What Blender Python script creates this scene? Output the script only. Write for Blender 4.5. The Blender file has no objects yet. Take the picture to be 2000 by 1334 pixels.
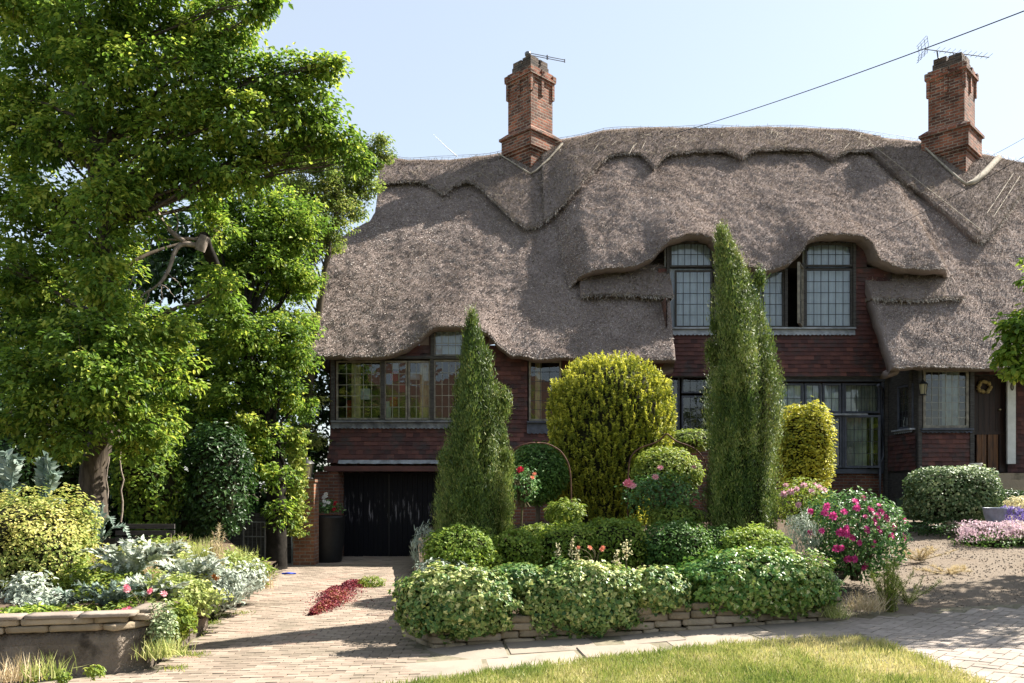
import bpy, math
import numpy as np
rng = np.random.default_rng(11)
F, CX, HY, EZ = 1600.0, 1000.0, 950.0, 1.75     # focal length (px), principal column, horizon row, eye height
scene = bpy.context.scene
COL = scene.collection

def at(x, y, Y):
    return np.array([(x-CX)/F*Y, Y, EZ+(HY-y)/F*Y])
def wx(x, Y): return (x-CX)/F*Y
def wz(y, Y): return EZ+(HY-y)/F*Y

# ------------------------------------------------------------------ noise
def _hash(ix, iy, iz, seed):
    h = (ix*73856093) ^ (iy*19349663) ^ (iz*83492791) ^ (seed*2654435761)
    h &= 0xffffffff
    h = ((h ^ (h >> 13))*1274126177) & 0xffffffff
    h = ((h ^ (h >> 16))*2246822519) & 0xffffffff
    return (h ^ (h >> 15)).astype(np.float64)/4294967295.0
def vnoise(P, s=1.0, seed=0):
    q = np.asarray(P, float)*s
    i = np.floor(q).astype(np.int64); f = q-i; f = f*f*(3-2*f)
    out = 0
    for dx in (0, 1):
        for dy in (0, 1):
            for dz in (0, 1):
                w = (f[..., 0] if dx else 1-f[..., 0])*(f[..., 1] if dy else 1-f[..., 1])*(f[..., 2] if dz else 1-f[..., 2])
                out = out + w*_hash(i[..., 0]+dx, i[..., 1]+dy, i[..., 2]+dz, seed)
    return out*2-1
def sm(t):
    t = np.clip(t, 0, 1); return t*t*(3-2*t)
def unit(v):
    v = np.asarray(v, float)
    return v/np.maximum(np.linalg.norm(v, axis=-1, keepdims=True), 1e-9)

# ------------------------------------------------------------------ geometry collector
class Geo:
    def __init__(s): s.V = []; s.n = 0; s.blocks = []
    def add(s, V, Fc, var=0.5, mi=0, uv=None, smooth=False):
        V = np.asarray(V, float).reshape(-1, 3); Fc = np.asarray(Fc, dtype=np.int64)
        if len(Fc) == 0: return s
        m = len(Fc)
        va = np.full(m, var, float) if np.isscalar(var) else np.asarray(var, float)
        s.V.append(V); s.blocks.append((Fc+s.n, va, mi, uv, smooth)); s.n += len(V)
        return s
    def box(s, x0, x1, y0, y1, z0, z1, mi=0, var=0.5):
        V = [(x, y, z) for z in (z0, z1) for y in (y0, y1) for x in (x0, x1)]
        return s.add(V, [(0, 2, 3, 1), (4, 5, 7, 6), (0, 1, 5, 4), (2, 6, 7, 3), (0, 4, 6, 2), (1, 3, 7, 5)], var, mi)
    def obox(s, c, U, N, hu, hn, hz, mi=0, var=0.5):
        """box with horizontal axes U, N"""
        c = np.asarray(c, float); U = np.asarray(U, float); N = np.asarray(N, float); Zv = np.array([0, 0, 1.])
        V = [c+a*hu*U+b*hn*N+d*hz*Zv for d in (-1, 1) for b in (-1, 1) for a in (-1, 1)]
        return s.add(V, [(0, 2, 3, 1), (4, 5, 7, 6), (0, 1, 5, 4), (2, 6, 7, 3), (0, 4, 6, 2), (1, 3, 7, 5)], var, mi)
    def rock(s, c, U, Nn, hu, hn, hz, mi=0, var=0.5, seed=0, amp=.010):
        nu, nv = 22, 11; th = np.linspace(0, 2*np.pi, nu); ph = np.linspace(-math.pi/2, math.pi/2, nv)
        d = np.stack([np.outer(np.cos(ph), np.cos(th)), np.outer(np.cos(ph), np.sin(th)), np.outer(np.sin(ph), np.ones(nu))], -1).reshape(-1, 3)
        k = (np.abs(d)**14).sum(-1)**(-1/14.); q = d*k[:, None]*np.array([hu, hn, hz])
        V = np.asarray(c)+q[:, 0:1]*np.asarray(U)+q[:, 1:2]*np.asarray(Nn)+q[:, 2:3]*np.array([0, 0, 1.])
        V = V+unit(V-np.asarray(c))*(amp*vnoise(V, 9, seed)+amp*.6*vnoise(V, 26, seed+1))[:, None]
        return s.add(V, gridF(nv, nu), var, mi, smooth=True)
    def tube(s, pts, rad, seg=6, mi=0, var=0.5, smooth=True):
        pts = np.asarray(pts, float); n = len(pts)
        rad = np.full(n, rad, float) if np.isscalar(rad) else np.asarray(rad, float)
        T = unit(np.gradient(pts, axis=0))
        ref = np.array([0, 0, 1.]) if abs(T[0][2]) < .9 else np.array([1., 0, 0])
        A = unit(np.cross(T, ref)); B = np.cross(T, A)
        th = np.linspace(0, 2*np.pi, seg, endpoint=False)
        V = (pts[:, None, :]+rad[:, None, None]*(np.cos(th)[None, :, None]*A[:, None, :]+np.sin(th)[None, :, None]*B[:, None, :])).reshape(-1, 3)
        i = np.arange(n-1)[:, None]*seg; j = np.arange(seg)[None, :]; k = (j+1) % seg
        Fq = np.stack([i+j, i+k, i+seg+k, i+seg+j], -1).reshape(-1, 4)
        s.add(V, Fq, var, mi, smooth=smooth)
        s.add(V[:seg], [list(range(seg))[::-1]], var, mi); s.add(V[-seg:], [list(range(seg))], var, mi)
        return s
    def lathe(s, c, prof, seg=16, mi=0, var=0.5):
        """profile [(r,z)...] turned round the vertical through c"""
        c = np.asarray(c, float); th = np.linspace(0, 2*np.pi, seg, endpoint=False)
        V = np.array([[c+np.array([r*np.cos(t), r*np.sin(t), z]) for t in th] for r, z in prof])
        n = len(prof)
        i = np.arange(n-1)[:, None]*seg; j = np.arange(seg)[None, :]; k = (j+1) % seg
        s.add(V, np.stack([i+j, i+k, i+seg+k, i+seg+j], -1).reshape(-1, 4), var, mi, smooth=True)
        return s
    def build(s, name, mats, parent=None, **props):
        me = bpy.data.meshes.new(name)
        V = np.concatenate(s.V).astype(np.float32) if s.V else np.zeros((0, 3), np.float32)
        loops = []; starts = []; var = []; mi = []; uvs = []; smo = []; ofs = 0
        for Fc, va, m, uv, smooth in s.blocks:
            k = Fc.shape[1]; q = len(Fc)
            loops.append(Fc.reshape(-1)); starts.append(ofs+np.arange(q)*k); ofs += q*k
            var.append(va); mi.append(np.full(q, m)); smo.append(np.full(q, smooth))
            if uv is None:
                P = V[Fc]; nrm = unit(np.cross(P[:, 1]-P[:, 0], P[:, -1]-P[:, 0]))
                u = np.stack([-nrm[:, 1], nrm[:, 0], np.zeros(q)], -1); ln = np.linalg.norm(u, axis=1)
                flat = ln < .25
                u = unit(u); u[flat] = (1, 0, 0); w = np.cross(nrm, u); w[flat] = (0, 1, 0)
                uv = np.stack([(P*u[:, None]).sum(-1), (P*w[:, None]).sum(-1)], -1)
            uvs.append(np.asarray(uv).reshape(-1, 2))
        loops = np.concatenate(loops); starts = np.concatenate(starts)
        me.vertices.add(len(V)); me.vertices.foreach_set('co', V.reshape(-1))
        me.loops.add(len(loops)); me.loops.foreach_set('vertex_index', loops.astype(np.int32))
        me.polygons.add(len(starts)); me.polygons.foreach_set('loop_start', starts.astype(np.int32))
        me.polygons.foreach_set('material_index', np.concatenate(mi).astype(np.int32))
        me.polygons.foreach_set('use_smooth', np.concatenate(smo).astype(bool))
        a = me.attributes.new('var', 'FLOAT', 'FACE'); a.data.foreach_set('value', np.concatenate(var).astype(np.float32))
        ul = me.uv_layers.new(name='UVMap'); ul.data.foreach_set('uv', np.concatenate(uvs).astype(np.float32).reshape(-1))
        me.update(calc_edges=True)
        for m in (mats if isinstance(mats, (list, tuple)) else [mats]): me.materials.append(m)
        o = bpy.data.objects.new(name, me); COL.objects.link(o)
        if parent is not None:
            o.parent = parent
            o.matrix_parent_inverse = parent.matrix_basis.inverted()
        for k, v in props.items(): o[k] = v
        return o

def thing(name, label, cat, loc, group=None):
    o = bpy.data.objects.new(name, None); COL.objects.link(o); o.location = tuple(float(v) for v in loc)
    o.empty_display_size = .1
    o['label'] = label; o['category'] = cat
    if group: o['group'] = group
    return o
def tag(o, label, cat, group=None):
    o['label'] = label; o['category'] = cat
    if group: o['group'] = group
    return o

def inst(tv, tf, P, A, B, N, S):
    """copies of a small template inside one mesh (leaves, stubs, blocks)"""
    tv = np.asarray(tv, float); tf = np.asarray(tf, np.int64); n = len(P)
    S = np.asarray(S, float)
    if S.ndim == 1: S = np.repeat(S[:, None], 3, 1)
    V = P[:, None, :]+tv[None, :, 0:1]*(B*S[:, 0:1])[:, None]+tv[None, :, 1:2]*(A*S[:, 1:2])[:, None]+tv[None, :, 2:3]*(N*S[:, 2:3])[:, None]
    Fc = (tf[None]+np.arange(n)[:, None, None]*len(tv)).reshape(-1, tf.shape[1])
    return V.reshape(-1, 3), Fc
LEAF = ([(0, 0, 0), (.25, .3, .06), (.21, .68, .02), (0, 1, -.14), (-.21, .68, .02), (-.25, .3, .06)], [(0, 1, 2, 3), (0, 3, 4, 5)])
ROUND = ([(0, 0, 0), (.38, .25, .07), (.34, .75, .04), (0, 1, -.08), (-.34, .75, .04), (-.38, .25, .07)], [(0, 1, 2, 3), (0, 3, 4, 5)])
IVY = ([(0, .1, 0), (.5, 0, -.05), (.38, .45, .05), (.32, .62, .0), (0, 1, -.12), (-.32, .62, 0), (-.38, .45, .05), (-.5, 0, -.05)], [(0, 1, 2, 3), (0, 3, 4, 4), (0, 4, 5, 5), (0, 5, 6, 7)])
IVY = (IVY[0], [(0, 1, 2, 4), (0, 4, 6, 7)])
NEEDLE = ([(-.07, 0, 0), (.07, 0, 0), (.05, .6, .02), (0, 1, -.03)], [(0, 1, 2, 3)])
BLADE = ([(-.5, 0, 0), (.5, 0, 0), (.38, .55, .04), (-.38, .55, .04), (.05, 1, .2), (-.05, 1, .2)], [(0, 1, 2, 3), (3, 2, 4, 5)])
CUBE = ([(-.5, -.5, 0), (.5, -.5, 0), (.5, .5, 0), (-.5, .5, 0), (-.485, -.48, 1), (.485, -.48, 1), (.485, .48, 1), (-.485, .48, 1)],
        [(4, 5, 6, 7), (0, 1, 5, 4), (1, 2, 6, 5), (2, 3, 7, 6), (3, 0, 4, 7)])
def frames(N, A0):
    """orthonormal axes: N normal, A along A0 as far as possible, B sideways"""
    N = unit(N); A = unit(A0-(A0*N).sum(-1, keepdims=True)*N); return A, np.cross(N, A), N
def rdir(n): return unit(rng.normal(size=(n, 3)))
def gridF(nv, nu):
    i = np.arange(nv-1)[:, None]*nu; j = np.arange(nu-1)[None, :]
    return np.stack([i+j, i+j+1, i+nu+j+1, i+nu+j], -1).reshape(-1, 4)

# ------------------------------------------------------------------ materials
def newmat(name):
    m = bpy.data.materials.new(name); m.use_nodes = True
    nt = m.node_tree; b = nt.nodes['Principled BSDF']
    return m, nt, b
def N(nt, t, **kw):
    n = nt.nodes.new(t)
    for k, v in kw.items(): setattr(n, k, v)
    return n
def ramp(nt, stops, fac=None, interp='LINEAR'):
    r = N(nt, 'ShaderNodeValToRGB'); cr = r.color_ramp; cr.interpolation = interp
    while len(cr.elements) < len(stops): cr.elements.new(.5)
    for e, (p, c) in zip(cr.elements, stops): e.position = p; e.color = (*c, 1) if len(c) == 3 else c
    if fac is not None: nt.links.new(fac, r.inputs[0])
    return r
def texco(nt, kind='Object', scale=(1, 1, 1), rot=(0, 0, 0)):
    t = N(nt, 'ShaderNodeTexCoord'); mp = N(nt, 'ShaderNodeMapping')
    mp.inputs['Scale'].default_value = scale; mp.inputs['Rotation'].default_value = rot
    nt.links.new(t.outputs[kind], mp.inputs[0]); return mp.outputs[0]
def noise(nt, vec, scale, detail=4, rough=.6):
    n = N(nt, 'ShaderNodeTexNoise'); n.inputs['Scale'].default_value = scale; n.inputs['Detail'].default_value = detail
    n.inputs['Roughness'].default_value = rough; nt.links.new(vec, n.inputs['Vector']); return n
def mixc(nt, a, b, fac, mode='MIX'):
    m = N(nt, 'ShaderNodeMix', data_type='RGBA', blend_type=mode)
    for i, v in ((6, a), (7, b)):
        if isinstance(v, tuple): m.inputs[i].default_value = (*v, 1)
        else: nt.links.new(v, m.inputs[i])
    if isinstance(fac, (int, float)): m.inputs[0].default_value = fac
    else: nt.links.new(fac, m.inputs[0])
    return m.outputs[2]
def bump(nt, b, h, strength=.5, dist=.02):
    n = N(nt, 'ShaderNodeBump'); n.inputs['Strength'].default_value = strength; n.inputs['Distance'].default_value = dist
    nt.links.new(h, n.inputs['Height']); nt.links.new(n.outputs[0], b.inputs['Normal']); return n
def varattr(nt):
    a = N(nt, 'ShaderNodeAttribute'); a.attribute_name = 'var'; return a.outputs['Fac']
def setp(b, rough=.7, spec=.3, metal=0):
    b.inputs['Roughness'].default_value = rough; b.inputs['Specular IOR Level'].default_value = spec; b.inputs['Metallic'].default_value = metal

def leafmat(name, cols, trans=.35, rough=.5, spec=.25, tint=(1.0, 1.0, .55), gain=1.5, gk=1.45):
    m, nt, b = newmat(name); setp(b, rough, spec)
    st = [(i/(len(cols)-1), tuple(min(.8, q*gk) for q in c)) for i, c in enumerate(cols)]
    r = ramp(nt, st, varattr(nt))
    nt.links.new(r.outputs[0], b.inputs['Base Color'])
    tr = N(nt, 'ShaderNodeBsdfTranslucent')
    t = mixc(nt, r.outputs[0], tuple(min(1, gain*c) for c in tint), 1.0, 'MULTIPLY')
    nt.links.new(t, tr.inputs[0])
    mx = N(nt, 'ShaderNodeMixShader'); mx.inputs[0].default_value = trans
    nt.links.new(b.outputs[0], mx.inputs[1]); nt.links.new(tr.outputs[0], mx.inputs[2])
    nt.links.new(mx.outputs[0], nt.nodes['Material Output'].inputs[0])
    return m
def plain(name, c1, c2=None, scale=8, rough=.7, spec=.3, metal=0, bmp=.2, stretch=(1, 1, 1)):
    m, nt, b = newmat(name); setp(b, rough, spec, metal)
    v = texco(nt, 'Object', stretch); n = noise(nt, v, scale)
    c2 = c2 or tuple(x*.6 for x in c1)
    r = ramp(nt, [(.35, c2), (.65, c1)], n.outputs[0]); nt.links.new(r.outputs[0], b.inputs['Base Color'])
    if bmp: bump(nt, b, n.outputs[0], bmp, .01)
    return m
def varmat(name, cols, rough=.8, spec=.2, nscale=30, bmp=.4, dist=.01, dirt=None, dscale=3):
    m, nt, b = newmat(name); setp(b, rough, spec)
    r = ramp(nt, [(i/(len(cols)-1), c) for i, c in enumerate(cols)], varattr(nt))
    v = texco(nt, 'Object'); n = noise(nt, v, nscale, 6)
    c = mixc(nt, r.outputs[0], tuple(.45 for _ in range(3)), n.outputs[0], 'OVERLAY')
    if dirt:
        n2 = noise(nt, v, dscale, 5); rr = ramp(nt, [(.48, (0, 0, 0)), (.68, (1, 1, 1))], n2.outputs[0])
        c = mixc(nt, c, dirt, rr.outputs[0])
    nt.links.new(c, b.inputs['Base Color'])
    bump(nt, b, n.outputs[0], bmp, dist)
    return m
def brickmat(name, c1, c2, mortar, bw=.225, bh=.075, msize=.011, bias=0):
    m, nt, b = newmat(name); setp(b, .85, .2)
    t = N(nt, 'ShaderNodeTexCoord'); br = N(nt, 'ShaderNodeTexBrick')
    nt.links.new(t.outputs['UV'], br.inputs['Vector'])
    br.inputs['Scale'].default_value = 1; br.inputs['Brick Width'].default_value = bw; br.inputs['Row Height'].default_value = bh
    br.inputs['Mortar Size'].default_value = msize; br.inputs['Mortar Smooth'].default_value = .25; br.inputs['Bias'].default_value = bias
    br.inputs['Color1'].default_value = (*c1, 1); br.inputs['Color2'].default_value = (*c2, 1); br.inputs['Mortar'].default_value = (*mortar, 1)
    v = texco(nt, 'Object'); n = noise(nt, v, 4, 6); n2 = noise(nt, v, 40, 5)
    hs = noise(nt, v, 1.6, 4); rr = ramp(nt, [(.35, (.45, .42, .40)), (.55, (1, 1, 1)), (.72, (1.25, 1.1, 1.0))], hs.outputs[0])
    c = mixc(nt, br.outputs[0], rr.outputs[0], .8, 'MULTIPLY'); c = mixc(nt, c, n.outputs[0], .6, 'OVERLAY'); c = mixc(nt, c, n2.outputs[0], .5, 'OVERLAY')
    nt.links.new(c, b.inputs['Base Color'])
    ad = N(nt, 'ShaderNodeMath', operation='MULTIPLY_ADD'); nt.links.new(br.outputs['Fac'], ad.inputs[0]); ad.inputs[1].default_value = -1
    nt.links.new(n2.outputs[0], ad.inputs[2]); bump(nt, b, ad.outputs[0], .8, .012)
    return m

M = {}
# thatch: straw stubs and the body under them
M['thatch'] = varmat('thatch_body', [(.17, .135, .12), (.26, .21, .19)], rough=.95, spec=.05, nscale=45, bmp=1.0, dist=.03)
M['straw'] = varmat('thatch_straw', [(.14, .12, .11), (.42, .365, .335), (.63, .56, .52), (.78, .72, .67)], rough=.85, spec=.1, nscale=3, bmp=0)
M['cap_straw'] = varmat('ridge_straw', [(.14, .125, .11), (.32, .28, .25), (.48, .43, .38), (.66, .60, .53)], rough=.85, spec=.1, nscale=3, bmp=0)
M['stick'] = plain('hazel_stick', (.42, .36, .28), rough=.8)
M['wire'] = plain('galvanised_wire', (.35, .37, .4), rough=.5, metal=.6, bmp=0)
M['tile'] = varmat('clay_tile', [(.045, .022, .022), (.095, .04, .036), (.15, .062, .05)], rough=.75, spec=.25, nscale=25, bmp=.3, dirt=(.05, .04, .04))
M['brick'] = brickmat('house_brick', (.19, .075, .045), (.11, .05, .04), (.16, .13, .11))
M['chbrick'] = brickmat('chimney_brick', (.30, .105, .058), (.075, .038, .030), (.25, .205, .16), bh=.088, bw=.26, msize=.014)
M['soot'] = brickmat('sooty_brick', (.13, .085, .06), (.05, .04, .035), (.15, .13, .11))
M['pillar'] = brickmat('pillar_brick', (.25, .11, .06), (.16, .075, .045), (.2, .17, .13))
M['oak'] = plain('weathered_oak', (.075, .07, .066), (.03, .027, .025), 6, .8, bmp=.5, stretch=(1, 1, 8))
M['oakpale'] = plain('pale_window_oak', (.26, .235, .19), (.13, .115, .095), 9, .75, bmp=.3)
M['bluegrey'] = plain('grey_blue_paint', (.085, .092, .12), (.045, .05, .065), 6, .6)
M['lead'] = plain('lead_flashing', (.34, .36, .40), (.16, .17, .19), 5, .55, .4, bmp=.5)
M['dulllead'] = plain('dull_lead_sill', (.2, .21, .235), (.07, .075, .09), 5, .6, .4, bmp=.5)
M['came'] = plain('lead_came', (.05, .055, .065), rough=.5, bmp=0)
M['camepale'] = plain('pale_came', (.32, .31, .26), rough=.5, bmp=0)
M['mortar'] = plain('mortar_fillet', (.36, .31, .24), (.2, .175, .14), 9, .9, bmp=.8)
M['iron'] = plain('black_iron', (.015, .015, .017), rough=.5, spec=.4, bmp=.1)
M['rust'] = plain('rusty_iron', (.13, .06, .035), (.06, .03, .02), 20, .8, bmp=.2)
M['curtain'] = plain('pale_curtain', (.62, .67, .74), (.5, .55, .62), 3, .9, bmp=0)
M['curtaingrey'] = plain('grey_green_curtain', (.42, .46, .43), (.25, .28, .26), 3, .9, bmp=0)
M['curtaincream'] = plain('cream_curtain', (.55, .46, .28), (.36, .29, .16), 5, .9, bmp=0)
M['room'] = plain('dim_room', (.06, .05, .045), rough=.9, bmp=0)
M['red'] = plain('red_cloth', (.35, .02, .03), rough=.9, bmp=0)
M['white'] = plain('white_paint', (.72, .71, .68), (.6, .59, .56), 5, .6, bmp=.1)
M['door'] = plain('old_door_wood', (.20, .085, .03), (.07, .035, .02), 5, .55, .35, bmp=.4, stretch=(3, 3, .4))
M['darkdoor'] = plain('dark_door_wood', (.045, .022, .016), (.02, .012, .01), 5, .55, .35, bmp=.4, stretch=(3, 3, .4))
M['straww'] = plain('straw_wreath', (.5, .38, .18), (.25, .18, .08), 40, .9, bmp=.8)
M['glass'], nt, b = newmat('window_glass')
nt.nodes.remove(b)
g = N(nt, 'ShaderNodeBsdfGlossy'); g.inputs['Roughness'].default_value = .03; tr = N(nt, 'ShaderNodeBsdfTransparent'); tr.inputs[0].default_value = (.86, .9, .9, 1)
lw = N(nt, 'ShaderNodeFresnel'); lw.inputs[0].default_value = 1.5
ma = N(nt, 'ShaderNodeMath', operation='MULTIPLY_ADD'); nt.links.new(lw.outputs[0], ma.inputs[0]); ma.inputs[1].default_value = 1.4; ma.inputs[2].default_value = .035
vv = texco(nt, 'Object'); nn = noise(nt, vv, 3.0, 2); bp = N(nt, 'ShaderNodeBump'); bp.inputs['Strength'].default_value = .25; bp.inputs['Distance'].default_value = .015
nt.links.new(nn.outputs[0], bp.inputs['Height']); nt.links.new(bp.outputs[0], g.inputs['Normal'])
mx = N(nt, 'ShaderNodeMixShader'); nt.links.new(ma.outputs[0], mx.inputs[0]); nt.links.new(tr.outputs[0], mx.inputs[1]); nt.links.new(g.outputs[0], mx.inputs[2])
nt.links.new(mx.outputs[0], nt.nodes['Material Output'].inputs[0])
# black garage boards with pale, flaked streaks low down
M['garage'], nt, b = newmat('flaked_black_paint'); setp(b, .7, .15)
v = texco(nt, 'Object', (22, 22, 2.2)); n1 = noise(nt, v, 1.0, 6, .7)
v2 = texco(nt, 'Object', (1, 1, 1)); n2 = noise(nt, v2, 1.2, 3)
sx = N(nt, 'ShaderNodeSeparateXYZ'); nt.links.new(v2, sx.inputs[0])
zb = ramp(nt, [(.0, (0, 0, 0)), (.36, (0, 0, 0)), (.50, (1, 1, 1)), (.62, (1, 1, 1)), (.74, (0, 0, 0)), (1, (0, 0, 0))])
mz = N(nt, 'ShaderNodeMath', operation='MULTIPLY'); nt.links.new(sx.outputs[2], mz.inputs[0]); mz.inputs[1].default_value = .45
nt.links.new(mz.outputs[0], zb.inputs[0])
st = ramp(nt, [(.56, (0, 0, 0)), (.66, (1, 1, 1))], n1.outputs[0])
f = mixc(nt, st.outputs[0], zb.outputs[0], 1.0, 'MULTIPLY')
c = mixc(nt, (.006, .006, .009), (.22, .21, .23), f); nt.links.new(c, b.inputs['Base Color']); bump(nt, b, n1.outputs[0], .3, .01)
# ground
M['soil'] = plain('garden_soil', (.12, .085, .06), (.06, .045, .032), 12, .95, .1, bmp=1)
M['earth'] = plain('rough_ground', (.10, .10, .055), (.07, .06, .04), 3, .95, .1, bmp=.8)
M['paver'] = varmat('clay_paver', [(.20, .16, .125), (.27, .215, .17), (.31, .25, .20), (.30, .205, .16)], rough=.9, spec=.15, nscale=22, bmp=.35, dirt=(.18, .15, .115), dscale=1.3)
M['joint'] = plain('sand_joint', (.22, .19, .14), (.13, .12, .08), 10, .95, .1, bmp=.5)
M['slab'] = varmat('concrete_slab', [(.27, .225, .18), (.30, .25, .205), (.33, .275, .225)], rough=.9, spec=.15, nscale=30, bmp=.25, dirt=(.21, .185, .15), dscale=1.6)
M['gravel'] = varmat('gravel_path', [(.19, .155, .12), (.24, .195, .155)], rough=.95, spec=.1, nscale=90, bmp=1.0, dist=.02, dirt=(.18, .14, .105), dscale=2.5)
M['pebble'] = varmat('pebbles', [(.13, .11, .09), (.21, .17, .14), (.29, .25, .21)], rough=.9, nscale=20, bmp=.2)
M['stone'] = varmat('walling_stone', [(.24, .19, .13), (.34, .27, .19), (.40, .33, .25)], rough=.9, spec=.15, nscale=14, bmp=.9, dist=.02, dirt=(.16, .13, .09), dscale=2.2)
M['copestone'] = varmat('coping_stone', [(.22, .18, .15), (.31, .26, .22)], rough=.9, spec=.15, nscale=14, bmp=.6, dist=.015, dirt=(.2, .17, .13), dscale=2)
M['render'] = varmat('crumbling_render', [(.10, .08, .065), (.19, .155, .125), (.27, .225, .18)], rough=.95, spec=.1, nscale=38, bmp=1.0, dist=.03, dirt=(.055, .045, .036), dscale=5)
M['turf'] = plain('turf', (.19, .19, .07), (.22, .18, .10), 2.2, .95, .1, bmp=.6)
M['bark'] = plain('bark', (.105, .085, .065), (.05, .04, .032), 9, .9, .1, bmp=1, stretch=(2, 2, .5))
M['barkdark'] = plain('dark_bark', (.022, .019, .016), (.011, .01, .008), 9, .9, .1, bmp=1)
M['deadwood'] = plain('dead_wood', (.30, .25, .21), (.15, .12, .10), 12, .85, .1, bmp=.6)
M['stem'] = plain('plant_stem', (.13, .11, .06), (.07, .06, .035), 12, .9, .1, bmp=.2)
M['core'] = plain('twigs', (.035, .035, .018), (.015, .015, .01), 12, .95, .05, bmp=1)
M['greenplastic'] = plain('green_plastic', (.02, .06, .045), rough=.45, spec=.4, bmp=0)
M['bluecloth'] = plain('blue_plastic', (.01, .05, .45), rough=.5, bmp=0)
M['tub'] = plain('black_tub', (.012, .012, .012), rough=.5, bmp=0)
M['greypot'] = plain('grey_blue_glaze', (.22, .25, .33), rough=.4, bmp=.1)
# leaves
G = leafmat
M['L_oak'] = G('leaf_broad', [(.028, .055, .008), (.06, .105, .016), (.125, .172, .026), (.24, .25, .05)], .56, gk=2.2, tint=(.95, 1, .52))
M['L_fine'] = G('leaf_fine', [(.045, .07, .014), (.085, .12, .025), (.155, .175, .045), (.24, .23, .08)], .56, gk=2.1)
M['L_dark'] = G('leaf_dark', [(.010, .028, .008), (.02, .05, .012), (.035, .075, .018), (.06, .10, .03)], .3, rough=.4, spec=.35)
M['L_box'] = G('leaf_box', [(.05, .09, .014), (.10, .155, .024), (.17, .22, .035), (.29, .31, .07)], .46, gk=1.75)
M['L_boxd'] = G('leaf_box_deep', [(.02, .055, .012), (.045, .095, .02), (.08, .145, .028), (.14, .2, .05)], .4, gk=1.75)
M['L_light'] = G('leaf_lime', [(.06, .10, .018), (.12, .17, .03), (.20, .24, .04), (.32, .32, .07)], .4)
M['L_yellow'] = G('leaf_yellow', [(.08, .12, .02), (.26, .26, .03), (.42, .38, .045), (.52, .48, .08)], .4)
M['L_spirea'] = G('leaf_spirea', [(.09, .15, .03), (.20, .24, .06), (.37, .35, .11), (.52, .46, .2)], .4)
M['L_yew'] = G('leaf_golden_yew', [(.05, .07, .012), (.12, .15, .02), (.31, .31, .04), (.48, .46, .07)], .38)
M['L_cyp'] = G('leaf_cypress', [(.028, .055, .012), (.06, .095, .02), (.11, .15, .032), (.20, .21, .065)], .33)
M['L_ivy'] = G('leaf_variegated_ivy', [(.025, .07, .02), (.07, .14, .035), (.17, .22, .06), (.42, .42, .17), (.62, .58, .30)], .3, rough=.4, spec=.35)
M['L_ivyg'] = G('leaf_green_ivy', [(.02, .07, .015), (.05, .13, .025), (.12, .2, .04), (.24, .28, .07), (.45, .45, .25)], .3, rough=.35, spec=.4)
M['L_ivyb'] = G('leaf_ivy_buff', [(.06, .07, .02), (.28, .25, .10), (.45, .38, .2)], .35)
M['L_var'] = G('leaf_euonymus', [(.03, .06, .025), (.07, .115, .05), (.19, .24, .12), (.42, .44, .28)], .25)
M['L_silver'] = G('leaf_silver', [(.20, .25, .19), (.36, .41, .33), (.52, .56, .47), (.60, .62, .53)], .25, tint=(1, 1, .85), gk=.95)
M['L_cardoon'] = G('leaf_cardoon', [(.12, .18, .14), (.2, .27, .22), (.34, .40, .34)], .25, tint=(1, 1, .85), gk=.9)
M['L_grass'] = G('leaf_grass', [(.12, .17, .04), (.21, .25, .07), (.32, .33, .12), (.44, .42, .20)], .35)
M['L_lawn'] = G('leaf_lawn', [(.11, .16, .035), (.20, .24, .06), (.33, .32, .12), (.48, .42, .22)], .35, gk=1.2)
M['L_dry'] = G('leaf_dry', [(.24, .18, .10), (.40, .32, .2), (.52, .44, .32)], .3)
M['L_rose'] = G('leaf_rose', [(.02, .06, .018), (.045, .11, .03), (.09, .17, .05), (.22, .3, .12)], .3, rough=.4, spec=.35)
M['L_sedum'] = G('leaf_red_sedum', [(.07, .01, .018), (.17, .02, .035), (.27, .05, .06), (.25, .16, .05)], .2, tint=(1, .6, .5), gk=1)
def petal(name, a, b): return leafmat(name, [a, b], .35, tint=(1, .9, .9), gk=1)
M['P_magenta'] = petal('petal_magenta', (.45, .015, .16), (.75, .12, .38))
M['P_pink'] = petal('petal_pink', (.72, .28, .34), (.85, .5, .52))
M['P_pale'] = petal('petal_pale_pink', (.68, .36, .46), (.82, .6, .64))
M['P_crimson'] = petal('petal_crimson', (.35, .01, .03), (.55, .03, .06))
M['P_salmon'] = petal('petal_salmon', (.72, .22, .12), (.85, .4, .28))
M['P_rose'] = petal('petal_rose', (.75, .10, .20), (.9, .35, .40))
M['P_lilac'] = petal('petal_lilac', (.42, .30, .52), (.66, .52, .70))
M['P_mauve'] = petal('petal_mauve', (.50, .34, .42), (.72, .56, .60))
M['P_yellow'] = petal('petal_yellow', (.65, .6, .12), (.8, .75, .35))
M['P_white'] = petal('petal_white', (.7, .7, .66), (.85, .85, .8))
M['P_cream'] = petal('petal_cream', (.62, .56, .3), (.78, .73, .5))
M['P_bronze'] = petal('petal_bronze', (.34, .12, .03), (.5, .22, .06))
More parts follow.
